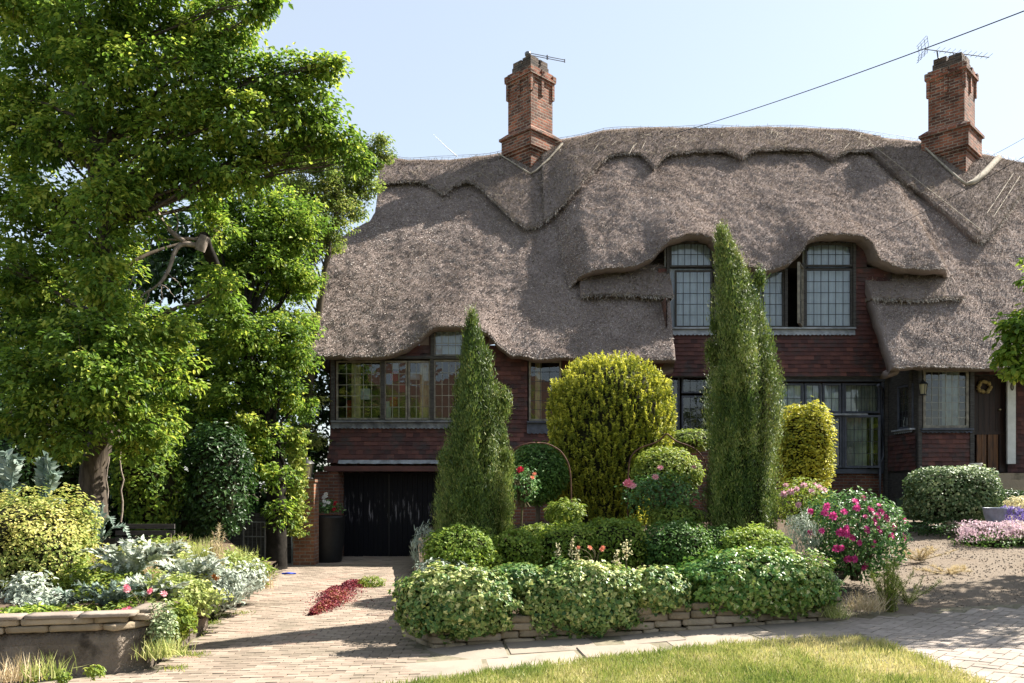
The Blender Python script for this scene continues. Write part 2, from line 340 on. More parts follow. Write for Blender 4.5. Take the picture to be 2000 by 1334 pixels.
# ================================================================== the thatched house
house = thing('thatched_house', 'long brown thatched house with tile-hung walls and leaded windows behind the garden', 'house', (2.0, 21.0, 0.9))
RY = 25.9      # depth of the ridge
RIDGE = [(560,318),(742,311),(800,319),(880,318),(960,309),(1020,296),(1100,279),(1180,263),(1300,258),(1500,257),(1650,262),(1720,274),(1800,283),(1930,309),(2000,326),(2150,340)]
RX = np.array([wx(p[0], RY) for p in RIDGE]); RZ = np.array([wz(p[1], RY) for p in RIDGE])
def zr(X): return np.interp(X, RX, RZ)
EAVE = [(560,694),(605,693),(700,692),(760,689),(795,679),(820,660),(838,644),(860,637),(900,635),(940,638),(958,648),(975,672),(1000,690),(1060,697),(1200,699),(1330,698)]
EX = np.array([wx(p[0], 19.) for p in EAVE]); EZZ = np.array([wz(p[1], 19.) for p in EAVE])
EAVE2 = [(1740,716),(1800,716),(1900,717),(2000,714),(2400,714)]
E2X = np.array([wx(p[0], 19.) for p in EAVE2]); E2Z = np.array([wz(p[1], 19.) for p in EAVE2])
def zb1(X): return np.where(X < 6, np.interp(X, EX, EZZ), np.interp(X, E2X, E2Z))
SW = [(1040,612),(1105,566),(1130,533),(1180,520),(1240,515),(1272,503),(1290,480),(1308,465),(1335,457),(1368,455),(1390,462),(1405,480),(1425,497),(1455,515),(1500,526),(1540,513),(1562,492),(1575,471),(1592,461),(1640,456),(1685,460),(1702,474),(1712,502),(1750,518),(1800,525),(1860,521),(1882,537),(1900,562),(1990,610)]
SX = np.array([wx(p[0], 20.35) for p in SW]); SZ = np.array([wz(p[1], 20.35) for p in SW])
def zb2(X): return np.interp(X, SX, SZ)
def YA(X, Z):
    X, Z = np.broadcast_arrays(np.asarray(X, float), np.asarray(Z, float))
    z0 = np.where(X < 6, 4.80, 4.53)
    s = (Z-z0)/(zr(X)-z0)
    Y = 19+(RY-19)*s
    e = np.where(X < 6, np.maximum(0, zb1(X)-4.84), 0)
    return Y-.86*e*np.exp(-np.maximum(0, Z-zb1(X))/.75)
def YB(X, Z):
    X, Z = np.broadcast_arrays(np.asarray(X, float), np.asarray(Z, float))
    zm = 7.15; s = (Z-zm)/(zr(X)-zm)
    Y = 20.35+(RY-20.4)*np.sign(s)*np.abs(s)**1.12-.05
    e = np.maximum(0, zb2(X)-7.2)
    Y = Y-.88*e*np.exp(-np.maximum(0, Z-zb2(X))/.7)
    w = sm((X-1.0)/1.0)*sm((11.5-X)/.9)
    return Y+(1-w)*1.1*np.clip(1-s, 0, 1)
def YC(X, Z):
    w = np.where((X > .9) & (X < 11.6), np.minimum(YA(X, Z), YB(X, Z)), YA(X, Z))
    return w-.27
def solve(x, y, fn, Y=23.):
    for _ in range(30): Y = float(fn(wx(x, Y), wz(y, Y)))
    return wx(x, Y), wz(y, Y), Y
ND = np.array([0, -.766, .643]); DS = np.array([0, -.643, -.766])

def stubs(P, dens, length, width, lift, spread, seed, bottom=0):
    """straw ends sampled over a grid of points"""
    nv, nu = P.shape[:2]
    d1 = P[1:, :-1]-P[:-1, :-1]; d2 = P[:-1, 1:]-P[:-1, :-1]
    ar = np.linalg.norm(np.cross(d1, d2), axis=-1).reshape(-1)
    n = int(ar.sum()*dens)
    idx = rng.choice(len(ar), n, p=ar/ar.sum()); i, j = idx//(nu-1), idx % (nu-1)
    if bottom:
        nb = int(bottom*np.linalg.norm(np.diff(P[0], axis=0), axis=1).sum())
        i = np.concatenate([i, np.zeros(nb, int)]); j = np.concatenate([j, rng.integers(0, nu-1, nb)]); n += nb
    a = rng.random(n)[:, None]; b = rng.random(n)[:, None]
    if bottom: a[-nb:] *= .1
    p = P[i, j]*(1-a)*(1-b)+P[i+1, j]*a*(1-b)+P[i, j+1]*(1-a)*b+P[i+1, j+1]*a*b
    dn = unit(P[i, j]-P[i+1, j]); ac = unit(P[i, j+1]-P[i, j]); nr = unit(np.cross(ac, -dn))
    nr = np.where((nr[:, 1:2] > 0), -nr, nr)
    A = unit(dn+nr*(lift+rng.normal(0, spread, (n, 1)))+ac*rng.normal(0, spread*1.3, (n, 1)))
    A, B, Nn = frames(nr+rng.normal(0, .42, (n, 3)), A)
    L = length*rng.uniform(.5, 1.4, n); Wd = width*rng.uniform(.6, 1.5, n)
    tv = [(-.5, -.35, -.3), (.5, -.35, -.3), (.4, 1, 0), (-.4, 1, 0)]
    V, Fc = inst(tv, [(0, 1, 2, 3)], p, A, B, Nn, np.stack([Wd, L, L], -1))
    cl = .5+.5*vnoise(p, .9, seed)+.4*vnoise(p, 3.5, seed+1)+.5*vnoise(p*np.array([2.2, .35, .35]), 1.3, seed+2)+.35*vnoise(p, 9, seed+4)
    var = np.clip(.10+.30*cl+rng.normal(.21, .27, n), 0, 1)
    return V, Fc, var

def thatch(name, P, parent, straw, dens=3000, length=.052, width=.0105, lift=.2, spread=.26, seed=1, left=None, right=None, lip=None, disp=1.0, bottom=120, back=True, label=None):
    P = P.copy()
    nrm = ND
    P += nrm*(disp*(.055*vnoise(P, .55, seed)+.035*vnoise(P, 1.7, seed+5)+.028*vnoise(P, 5, seed+9)+.012*vnoise(P, 11, seed+10)))[..., None]
    V, Fc, var = stubs(P, dens, length, width, lift, spread, seed, bottom)
    g = Geo()
    Q = P
    lip = lip if lip is not None else [(0, .03, -.045), (0, .12, -.085), (0, .30, -.075), (0, .62, .02), (0, 1.3, .5)]
    rows = [Q[0]+np.array(o) for o in lip][::-1]
    Q = np.concatenate([np.stack(rows), Q], 0)
    for side, offs in ((0, left), (-1, right)):
        if not offs: continue
        cols = []
        for o in offs:
            c = Q[:, side].copy()
            if o[1] > 50: c[:, 0] += o[0]; c[:, 1] = np.maximum(c[:, 1], RY)
            else: c = c+np.array(o)
            cols.append(c)
        Q = np.concatenate([np.stack(cols[::-1], 1), Q] if side == 0 else [Q, np.stack(cols, 1)], 1)
    if back:
        b1 = Q[-1]+np.array([0, .5, -.3]); b2 = Q[-1]+np.array([0, 5.0, -5.0])
        Q = np.concatenate([Q, b1[None], b2[None]], 0)
    nv, nu = Q.shape[:2]
    g.add(Q.reshape(-1, 3), gridF(nv, nu), .5+.5*vnoise(Q[:-1, :-1].reshape(-1, 3), 2., seed), 0, smooth=True)
    g.add(V, Fc, var, 1)
    o = g.build(name, [M['thatch'], straw], parent)
    if label: o['label'] = label
    return o

# --- lower roof, left part
XLpx = [(605,693),(607,668),(612,640),(625,565),(634,520),(642,492),(655,470),(690,447),(722,430),(734,412),(738,385),(742,352),(743,311)]
xl = []
for x, y in XLpx:
    Yq = 23.
    for _ in range(40): Yq = 19+(RY-19)*((wz(y, Yq)-4.8)/(12.1-4.8))
    xl.append((wz(y, Yq), wx(x, Yq)))
xl.sort(); xlZ = np.array([a for a, b in xl]); xlX = np.array([b for a, b in xl])
nu, nv = 150, 150
u = np.linspace(0, 1, nu)[None, :]; v = np.linspace(0, 1, nv)[:, None]
X0 = -4.69+u*(3.80+4.69); Zb = zb1(X0); Zt = zr(X0); Z = Zb+(Zt-Zb)*v
XL = np.interp(Z, xlZ, xlX); X = XL+u*(np.interp(Z, [4.8, 8], [3.77, 4.05])-XL)
P = np.stack([X, YA(X, Z), Z], -1)
roofA = thatch('thatch_roof', P, house, M['straw'], seed=3, left=[(-.05, .08, 0), (-.08, .3, -.05), (-.1, 99, 0)], right=[(.03, .05, -.02), (.035, .3, -.2), (-.3, .5, -.3)], bottom=220,
               label='lower left thatch sweeping down over the garage and bay window')
# --- lower roof, right part
nu, nv = 120, 130
u = np.linspace(0, 1, nu)[None, :]; v = np.linspace(0, 1, nv)[:, None]
X0 = 8.9+u*(16.6-8.9); Zb = zb1(X0); Zt = zr(X0); Z = Zb+(Zt-Zb)*v
X = np.interp(Z, [4.5, 7.2], [8.86, 9.1])*(1-u)+16.6*u
P = np.stack([X, YA(X, Z), Z], -1)
thatch('thatch_roof', P, house, M['straw'], seed=8, left=[(-.03, .06, -.02), (-.03, .25, -.16), (.3, .38, -.05)], right=[(.1, 99, 0)], bottom=220, lip=[(0, .03, -.045), (0, .12, -.085), (0, .28, -.075), (0, .45, -.03)],
       label='lower right thatch over the porch and front door')
# --- swept middle part with two eyebrow arches
nu, nv = 260, 120
u = np.linspace(0, 1, nu)[None, :]; v = np.linspace(0, 1, nv)[:, None]
X = .96+u*(11.6-.96)+0*v; Zb = zb2(X); Zt = zr(X); Z = Zb+(Zt-Zb)*v
P = np.stack([X, YB(X, Z), Z], -1)
thatch('swept_thatch', P, house, M['straw'], seed=14, lip=[(0, .03, -.05), (0, .12, -.10), (0, .3, -.10), (0, .55, -.03), (0, .9, .1)], bottom=220, label='middle thatch swept in two eyebrow arches over the upper windows')
# --- ridge cap with scalloped, block-cut edge and the two V aprons under the chimneys
CAPL = [(700,357),(742,356),(790,351),(825,352),(848,364),(866,377),(885,360),(912,350),(935,362),(965,390),(1000,424),(1030,443),(1052,440),(1075,420),(1110,385),(1150,340),(1190,300),(1220,295),(1250,298),(1268,312),(1280,327),(1290,310),(1305,298),(1360,291),(1415,291),(1438,300),(1450,307),(1462,297),(1485,290),(1540,289),(1590,291),(1612,300),(1625,310),(1640,299),(1660,292),(1700,292),(1715,302),(1750,337),(1800,375),(1860,425),(1900,462),(1916,471),(1932,462),(1965,420),(1995,375),(2015,345),(2060,338),(2110,352),(2160,340),(2250,340)]
cx_ = []; cz_ = []
for x, y in CAPL:
    a, b_, _ = solve(x, y, YC); cx_.append(a); cz_.append(b_)
cx_ = np.maximum.accumulate(np.array(cx_)+np.arange(len(cx_))*1e-4); cz_ = np.array(cz_)
nu, nv = 620, 26
u = np.linspace(0, 1, nu)[None, :]; v = np.linspace(0, 1, nv)[:, None]
X = -4.02+u*(16.6+4.02)+0*v; Zb = np.interp(X, cx_, cz_); Zt = zr(X)+.06; Z = Zb+(Zt-Zb)*v
P = np.stack([X, np.minimum(YC(X, np.minimum(Z, zr(X))), RY-.05), Z], -1)
P[..., 1] = P[..., 1]+.16*sm((v-.8)/.2)
cap = thatch('ridge_cap', P, roofA, M['cap_straw'], dens=2200, length=.12, width=.008, lift=.05, spread=.12, seed=21, disp=.45, bottom=90,
             left=[(-.04, .06, -.01), (-.06, .25, -.05), (-.06, 99, 0)], lip=[(0, .01, -.015), (0, .2, -.03), (0, .36, .02)], label='thick ridge cap with scalloped lower edge and V aprons round the chimneys')
# hazel spars and netting wire on the cap
g = Geo()
for k in range(95):
    x = rng.choice([rng.uniform(-3.9, 0), rng.uniform(2, 11), rng.uniform(1.2, 11)]); zt = float(zr(x)); zbx = float(np.interp(x, cx_, cz_))
    z = rng.uniform(zbx+.1, max(zbx+.15, zt-.1)); ang = rng.choice([-1, 1])*rng.uniform(.3, 1.2); L = rng.uniform(.12, .5)
    xs = x+np.array([-.5, 0, .5])*L*np.cos(ang); zs = np.minimum(z+np.array([-.5, 0, .5])*L*np.sin(ang), zr(xs))
    Geo().tube(np.stack([xs, YC(xs, zs)-.05, zs], -1), .007, 4).build('hazel_spar', M['stick'], roofA)
for xa, ya, xb, yb in [(1700,283,1915,452),(1938,425,1990,345),(1925,418,1977,340)]:
    pts = []
    for t in np.linspace(0, 1, 9):
        a, b_, c_ = solve(xa+(xb-xa)*t, ya+(yb-ya)*t, YC); pts.append((a, c_-.06, b_))
    Geo().tube(pts, .011, 4).build('hazel_spar', M['stick'], roofA)
g = Geo()
xs = np.linspace(-4, 16.5, 90)
for dz, r in ((.13, .007), (.08, .004)):
    g.tube(np.stack([xs, np.full_like(xs, RY-.15), zr(xs)+dz+.03*np.sin(xs*2.3)], -1), r, 4)
for x in np.arange(-4, 16, .22): g.tube([(x, RY-.18, zr(x)+.03), (x+.05, RY-.14, zr(x)+.14)], .004, 4)
g.build('ridge_wire', M['wire'], roofA)
# aprons (short block-cut skirts) below the swept thatch
for n_, (xa, xb, ya, yb) in enumerate([(1135,1320,534,577),(1702,1880,529,582)]):
    x0, x1 = wx(xa, 20.5), (3.99 if n_ == 0 else wx(xb, 20.5)); zlo = wz(yb, 20.4)
    nu, nv = 70, 16
    X = x0+(x1-x0)*np.linspace(0, 1, nu)[None, :]+0*np.zeros((nv, 1)); Z = zlo+.03*np.sin(X*3)+np.linspace(0, 1, nv)[:, None]*.95
    P = np.stack([X, YA(X, Z)-.2, Z], -1)
    thatch('thatch_apron', P, roofA, M['cap_straw'], dens=1500, length=.12, width=.01, lift=.06, spread=.12, seed=31+n_, disp=.4, left=[(-.02, .05, 0), (-.02, .3, 0)], right=[(.02, .05, 0), (.02, .3, 0)],
           lip=[(0, .02, -.03), (0, .08, -.05), (0, .2, -.05), (0, .35, .05)], back=False, bottom=200)

# ------------------------------------------------------------------ walls
def cells(x0, x1, z0, z1, holes):
    xs = sorted({x0, x1, *[min(max(h[0], x0), x1) for h in holes], *[min(max(h[1], x0), x1) for h in holes]})
    zs = sorted({z0, z1, *[min(max(h[2], z0), z1) for h in holes], *[min(max(h[3], z0), z1) for h in holes]})
    for a, b_ in zip(xs, xs[1:]):
        for c_, d in zip(zs, zs[1:]):
            mx_, mz_ = (a+b_)/2, (c_+d)/2
            if b_-a > 1e-4 and d-c_ > 1e-4 and not any(h[0] < mx_ < h[1] and h[2] < mz_ < h[3] for h in holes): yield a, b_, c_, d
def wall(name, O, U, x0, x1, z0, z1, holes=(), mat='brick', tiles=None, label=None, parent=house, flare=None, reveal=.12):
    """vertical wall through O, running along U (x0..x1), facing N = U turned to the right; tiles=(z0,z1) hangs clay tiles over that band"""
    O = np.asarray(O, float); U = np.asarray(U, float); Nn = np.array([U[1], -U[0], 0.])
    g = Geo(); pt = lambda a, z, o=0: O+U*a+Nn*o+np.array([0, 0, z])
    for a, b_, c_, d in cells(x0, x1, z0, z1, holes):
        g.add([pt(a, c_), pt(b_, c_), pt(b_, d), pt(a, d)], [(0, 1, 2, 3)], .5, 0)
    for h in holes:
        a, b_, c_, d = max(h[0], x0), min(h[1], x1), max(h[2], z0), min(h[3], z1)
        if b_-a < .01 or d-c_ < .01: continue
        r = [(a, c_), (b_, c_), (b_, d), (a, d)]
        for q in range(4):
            p, s_ = r[q], r[(q+1) % 4]
            g.add([pt(*p), pt(*s_), pt(*s_, -reveal), pt(*p, -reveal)], [(0, 1, 2, 3)], .5, 0)
    if tiles:
        hrow = .105; z = tiles[0]; row = 0
        while z < tiles[1]-.02:
            zt = min(z+hrow, tiles[1]); iv = [(x0, x1)]
            for h in holes:
                if h[2] < zt-.02 and h[3] > z+.02:
                    nv_ = []
                    for a, b_ in iv:
                        if h[1] <= a or h[0] >= b_: nv_.append((a, b_)); continue
                        if h[0] > a: nv_.append((a, h[0]))
                        if h[1] < b_: nv_.append((h[1], b_))
                    iv = nv_
            fl = flare(z) if flare else 0; ft = flare(zt) if flare else 0
            for a, b_ in iv:
                x = a-(.083 if row % 2 else 0)
                while x < b_-.004:
                    p, s_ = max(x, a)+.0015, min(x+.165, b_)-.0015
                    if s_-p > .01:
                        o1 = .030+rng.uniform(0, .012)+fl; o2 = .012+ft; dz = rng.uniform(-.006, .006)
                        g.add([pt(p, z+dz, o1), pt(s_, z+dz+rng.uniform(-.004, .004), o1), pt(s_, zt+.01, o2), pt(p, zt+.01, o2), pt(p, z+dz, o1-.014), pt(s_, z+dz, o1-.014)],
                              [(0, 1, 2, 3), (4, 5, 1, 0)], float(np.clip(rng.normal(.45, .22), 0, 1)), 1)
                    x += .165
            z = zt; row += 1
    o = g.build(name, [M[mat], M['tile']], parent)
    if label: o['label'] = label
    return o
EXU = np.array([1., 0, 0])
YL, YU, YG, YP = 19.55, 20.85, 21.12, 19.5
bayL = dict(x0=wx(655, YL), x1=wx(930, YL), z0=wz(822, YL), z1=wz(701, YL))
def R(xa, xb, ya, yb, Y): return (wx(xa, Y), wx(xb, Y), wz(yb, Y), wz(ya, Y))
hL = [R(655, 930, 701, 822, YL), R(846, 930, 645, 701.01, YL), R(1030, 1098, 702, 826, YL), R(670, 935, 921, 1090, YL)]
wall('wall', (0, YL, 0), EXU, wx(645, YL), 3.7, -.1, 5.12, hL, 'brick', (wz(905, YL), 5.1), 'tile-hung wall of the left wing',
     flare=lambda z: .42*float(np.clip((wz(842, YL)-z)/.8, 0, 1))**1.6 if z < wz(842, YL) else 0)
wall('wall', (0, YL-.002, 0), EXU, wx(838, YL), wx(955, YL), 5.122, 5.7, hL, 'oak', (5.125, 5.66), 'tiles under the left eyebrow')
hU = [R(1305, 1393, 470, 642, YU), R(1398, 1570, 520, 642, YU), R(1570, 1668, 470, 642, YU)]
wall('wall', (0, YU, 0), EXU, 3.72, 9.66, wz(737, YU), 7.32, hU, 'oak', (wz(735, YU), 7.3), 'dark tile-hung wall round the upper windows')
for xa, xb in ((1304, 1396), (1578, 1692)): wall('wall', (0, YU-.002, 0), EXU, wx(xa, YU), wx(xb, YU), 7.322, 7.95, hU, 'oak', (7.325, 7.9), 'dark boarding under the eyebrow arch')
hG = [R(1300, 1392, 718, 842, YG), R(1505, 1720, 746, 916, YG)]
wall('wall', (0, YG, 0), EXU, 3.72, 9.66, .3, wz(734, YG), hG, 'brick', None, 'brick wall under the middle windows')
hP = [R(1799, 1893, 719, 838, YP)]
wall('wall', (0, YP, 0), EXU, 9.65, wx(1902, YP), wz(921, YP), 4.75, hP, 'oak', (wz(918, YP), wz(846, YP)), 'tile-hung wall below the porch window')
# side of the porch bay, facing the drive
US = np.array([0, -1., 0]); OS = (9.65, 21.1, 0)
zs0, zs1 = wz(838, 20.0), wz(750, 20.0)
wall('wall', OS, US, 0, 1.57, wz(921, YP), 5.3, [(.62, 1.42, zs0, zs1)], 'oak', (wz(918, YP), zs0-.12), 'narrow side wall of the porch bay')
wall('wall', (0, 20.35, 0), EXU, 11.02, 16.5, .8, 5.4, [R(1897, 1967, 733, 925, 20.35)], 'oak', (2.0, 5.3), 'dark wall around the front door')
wall('wall', (wx(645, YL), 30.2, 0), US, 0, 30.2-YL, -.1, 4.95, (), 'brick', (3.2, 4.9), 'end wall at the left')
wall('wall', (3.7, YG+.05, 0), US*-1, -1.5, 0, .2, 6.3, (), 'brick', (3., 6.2), 'short return wall beside the middle windows')
wall('wall', (9.66, 21.4, 0), US, 0, 1.8, .3, wz(921, YP)-.02, (), 'oak')
g = Geo(); g.add([(-4.35, 30.2, -.2), (16.5, 30.2, -.2), (16.5, 30.2, 6.6), (-4.35, 30.2, 6.6), (16.5, 20.4, -.2), (16.5, 20.4, 6.6), (16.5, RY, 11.4)], [(1, 0, 3, 2), (4, 1, 2, 5)], .5)
g.add([(16.5, 20.4, 6.6), (16.5, 30.2, 6.6), (16.5, RY, 11.4)], [(0, 1, 2)])
g.build('wall', M['brick'], house, label='rear wall')
# bay underside, inside shell
g = Geo()
g.box(9.68, 11.0, 19.53, 21.1, wz(921, YP)-.05, wz(921, YP)-.005)
g.box(9.75, 9.87, 19.62, 19.74, .7, wz(921, YP)-.06); g.box(10.72, 10.84, 19.62, 19.74, .7, wz(921, YP)-.06)
g.tube([(9.81, 19.68, 1.55), (9.81, 20.4, 2.03)], .05, 6)
g.build('bay_frame', M['oak'], house)
g = Geo()
for (x0, x1, y, z0, z1) in [(-4.3, 3.6, YL+1.6, 2.2, 5.15), (3.75, 9.6, YU+1.5, 4.7, 7.35), (3.75, 9.6, YG+1.6, .6, 4.55), (9.7, 11., YP+1.45, 2.1, 4.7)]:
    g.add([(x0, y, z0), (x1, y, z0), (x1, y, z1), (x0, y, z1), (x0, y-1.35, z0), (x1, y-1.35, z0), (x0, y-1.35, z1), (x1, y-1.35, z1)],
          [(0, 1, 2, 3), (4, 5, 1, 0), (3, 2, 7, 6), (4, 0, 3, 6), (1, 5, 7, 2)])
g.build('room_interior', M['room'], house)

# ------------------------------------------------------------------ windows
def light(g_frame, g_pane, O, U, x0, x1, z0, z1, cols, rows, fw=.045, came=.006, arch=0, fm=0, cm=1, depth=.06):
    """one leaded light: ring of frame bars, glass, lead cames"""
    O = np.asarray(O, float); U = np.asarray(U, float); Nn = np.array([U[1], -U[0], 0.])
    c = lambda a, z, o: O+U*a+Nn*o+np.array([0, 0, z])
    xm, zm = (x0+x1)/2, (z0+z1)/2
    g_frame.obox(c(x0+fw/2, zm, 0), U, Nn, fw/2, depth/2, (z1-z0)/2, fm); g_frame.obox(c(x1-fw/2, zm, 0), U, Nn, fw/2, depth/2, (z1-z0)/2, fm)
    g_frame.obox(c(xm, z0+fw/2, .001), U, Nn, (x1-x0)/2-fw, depth/2, fw/2, fm); g_frame.obox(c(xm, z1-fw/2, .001), U, Nn, (x1-x0)/2-fw, depth/2, fw/2, fm)
    a, b_, d, e = x0+fw, x1-fw, z0+fw, z1-fw
    if arch:
        n = 12
        for k in range(n):
            ta, tb = k/n, (k+1)/n
            ha = arch*(2*ta-1)**2 if True else 0; hb = arch*(2*tb-1)**2
            g_frame.add([c(a+(b_-a)*ta, e-ha, .012), c(a+(b_-a)*tb, e-hb, .012), c(a+(b_-a)*tb, e, .012), c(a+(b_-a)*ta, e, .012)], [(0, 1, 2, 3)], .5, fm)
    for i in range(cols):
        for j in range(rows):
            xa, xb, za, zb_ = a+(b_-a)*i/cols, a+(b_-a)*(i+1)/cols, d+(e-d)*j/rows, d+(e-d)*(j+1)/rows; t1, t2 = rng.normal(0, .0007, 2)
            g_pane.add([c(xa, za, -t1-t2), c(xb, za, t1-t2), c(xb, zb_, t1+t2), c(xa, zb_, -t1+t2)], [(0, 1, 2, 3)], .5, 0)
    for k in range(1, cols):
        x = a+(b_-a)*k/cols+rng.normal(0, .003)
        g_pane.obox(c(x, (d+e)/2, .004), U, Nn, came, .005, (e-d)/2, cm)
    for k in range(1, rows):
        z = d+(e-d)*k/rows+rng.normal(0, .003)
        g_pane.obox(c((a+b_)/2, z, .0065), U, Nn, (b_-a)/2, .005, came, cm)
def curtain(O, U, x0, x1, z0, z1, mat, parent, name='curtain', wave=.03, per=.13, back=.16, label=None):
    O = np.asarray(O, float); U = np.asarray(U, float); Nn = np.array([U[1], -U[0], 0.])
    n = max(8, int((x1-x0)/.02)); a = np.linspace(x0, x1, n); ph = rng.uniform(0, 6)
    off = -back+wave*np.sin(a/per*6.28+ph+1.3*np.sin(a*9))
    V = np.concatenate([O+U*a[:, None]+Nn*off[:, None]+np.array([0, 0, z]) for z in (z0, (z0+z1)/2, z1)])
    g = Geo().add(V, gridF(3, n), .5, 0, smooth=True); o = g.build(name, M[mat], parent)
    if label: o['label'] = label
    return o
def window(rects, Y, cols_rows, fm, label, curtains=(), came='came', cw=.006, sill=None, fw=.045, O=None, U=EXU, archs=None, sillm='lead'):
    """rects in pixels at depth Y (or metres along U when O is given)"""
    gf, gp = Geo(), Geo()
    OO = (0, Y-.0, 0) if O is None else O
    for k, (r, cr) in enumerate(zip(rects, cols_rows)):
        x0, x1, z0, z1 = R(*r, Y) if O is None else r
        light(gf, gp, OO, U, x0, x1, z0, z1, *cr, fw=fw, came=cw, arch=(archs or {}).get(k, 0))
    w = gf.build('window', M[fm], house); w['label'] = label
    gp.build('pane', [M['glass'], M[came]], w)
    for r, m in curtains:
        x0, x1, z0, z1 = R(*r, Y) if O is None else r
        curtain(OO, U, x0, x1, z0, z1, m, w)
    if sill:
        x0, x1, z0, z1 = R(*sill, Y) if O is None else sill
        gs = Geo(); Nn = np.array([U[1], -U[0], 0.]); Uo = np.asarray(U)
        gs.obox(np.asarray(OO)+Uo*((x0+x1)/2)+Nn*.06+np.array([0, 0, z1-.02]), Uo, Nn, (x1-x0)/2, .08, .02)
        n = int((x1-x0)/.05); xs = np.linspace(x0, x1, n*2+1)
        top = [np.asarray(OO)+Uo*x+Nn*.062+np.array([0, 0, z1-.045]) for x in xs]
        bot = [np.asarray(OO)+Uo*x+Nn*.085+np.array([0, 0, z0+(.018 if i % 4 < 2 else 0)+rng.uniform(-.006, .006)]) for i, x in enumerate(xs)]
        gs.add(np.array(bot+top), gridF(2, len(xs)), .5)
        gs.build('sill', M[sillm], w)
    return w
wl = window([(657, 746, 705, 820), (750, 796, 705, 820), (797.5, 841, 705, 820), (847, 906, 703, 820), (908, 930, 703, 820), (847, 906, 645, 696), (908, 930, 645, 696)], YL,
       [(5, 5), (3, 5), (3, 5), (4, 5), (2, 5), (4, 2), (2, 2)], 'oakpale', 'long low window of leaded lights under the left eyebrow',
       [((684, 702, 705, 820), 'curtaincream'), ((818, 842, 705, 820), 'curtaincream'), ((847, 930, 645, 697), 'curtain')], came='camepale', sill=(648, 935, 822, 838), sillm='dulllead')
g = Geo()      # dark posts between the lights
for xa in (651, 748, 844): Geo().obox(np.array([wx(xa, YL), YL-.03, (wz(700, YL)+wz(822, YL))/2]), EXU, np.array([0, -1., 0]), .045, .05, (wz(700, YL)-wz(822, YL))/2).build('mullion', M['oak'], wl)
g.obox(np.array([wx(845, YL), YL-.03, (wz(640, YL)+wz(699.5, YL))/2]), EXU, np.array([0, -1., 0]), .04, .05, (wz(640, YL)-wz(699.5, YL))/2)
g.obox(np.array([wx(790, YL), YL-.06, wz(699, YL)]), EXU, np.array([0, -1., 0]), wx(930, YL)/2-wx(650, YL)/2, .05, .035)
g.build('head_beam', M['oak'], wl)
gi = Geo()     # things standing inside the left window
for x, y, w_, h_ in [(770, 735, .09, .12), (769, 785, .09, .11), (786, 758, .07, .10), (682, 800, .06, .22)]: Geo().obox(at(x, y, YL+.45), EXU, np.array([0, -1., 0]), w_, .05, h_).build('red_hanging', M['red'], wl)
gi = Geo()
for x, y, w_, h_ in [(773, 716, .07, .07), (757, 800, .08, .2), (818, 735, .25, .09), (712, 770, .14, .13)]: Geo().obox(at(x, y, YL+.5), EXU, np.array([0, -1., 0]), w_, .05, h_).build('pale_ornament', M['curtain'], wl)
window([(1033, 1096, 705, 822)], YL, [(3, 6)], 'oakpale', 'small leaded window between the dark and golden evergreens', [((1046, 1058, 705, 822), 'curtaincream')], came='came', sill=(1029, 1099, 823, 848), sillm='bluegrey')
wu = window([(1308, 1391, 473, 522), (1318, 1391, 528, 640), (1402, 1484, 528, 640), (1488, 1531, 528, 640), (1572, 1664, 475, 521), (1572, 1664, 525, 640)], YU,
       [(6, 2), (5, 5), (5, 5), (3, 5), (6, 2), (6, 5)], 'oak', 'row of tall leaded lights with pale curtains under two arches',
       [((1300, 1400, 466, 640), 'curtain'), ((1402, 1531, 520, 640), 'curtain'), ((1572, 1668, 520, 640), 'curtain'), ((1572, 1668, 470, 520), 'curtain')], came='came', cw=.008, sill=(1305, 1668, 641, 656), archs={0: .07, 4: .07})
g = Geo()
for xa, ya in ((1304, 468), (1396, 516), (1534, 526), (1568, 516), (1667, 470)): Geo().obox(np.array([wx(xa, YU), YU-.02, (wz(ya, YU)+wz(641, YU))/2]), EXU, np.array([0, -1., 0]), .035, .06, (wz(ya, YU)-wz(641, YU))/2).build('mullion', M['oak'], wu)
# casement standing open beside the right arch
ang = math.radians(62); Uc = np.array([-math.cos(ang), -math.sin(ang), 0]); gf, gp = Geo(), Geo()
hx = wx(1566, YU)
light(gf, gp, (hx, YU-.05, 0), Uc, 0, .62, wz(640, YU), wz(524, YU), 4, 5, fw=.03, came=.006)
cs = gf.build('casement', M['oakpale'], wu); cs['label'] = 'casement standing open'; gp.build('pane', [M['glass'], M['camepale']], wu)
window([(1303, 1327, 722, 842), (1331, 1392, 722, 768), (1331, 1392, 773, 842)], YG, [(2, 5), (4, 2), (4, 3)], 'bluegrey', 'leaded window half hidden between golden yew and tall cypress', came='came')
wr = window([(1507, 1568, 749, 807), (1571, 1603, 749, 807), (1606, 1642, 749, 807), (1648, 1718, 749, 807), (1507, 1568, 813, 914), (1571, 1612, 813, 914), (1615, 1643, 813, 914)], YG,
       [(4, 2), (2, 2), (2, 2), (6, 2), (4, 4), (2, 4), (2, 4)], 'bluegrey', 'wide blue-grey framed leaded window above the yellow hedge',
       [((1507, 1645, 749, 806), 'curtain'), ((1648, 1720, 751, 806), 'curtaingrey'), ((1648, 1700, 812, 914), 'curtaingrey'), ((1706, 1712, 812, 914), 'curtain')], came='came', fw=.05)
gf, gp = Geo(), Geo(); ang = math.radians(14); Uc = np.array([math.cos(ang), -math.sin(ang), 0])
light(gf, gp, (wx(1648, YG), YG-.03, 0), Uc, 0, .86, wz(914, YG), wz(812, YG), 4, 4, fw=.055)
cs = gf.build('casement', M['bluegrey'], wr); cs['label'] = 'casement ajar'; gp.build('pane', [M['glass'], M['came']], wr)
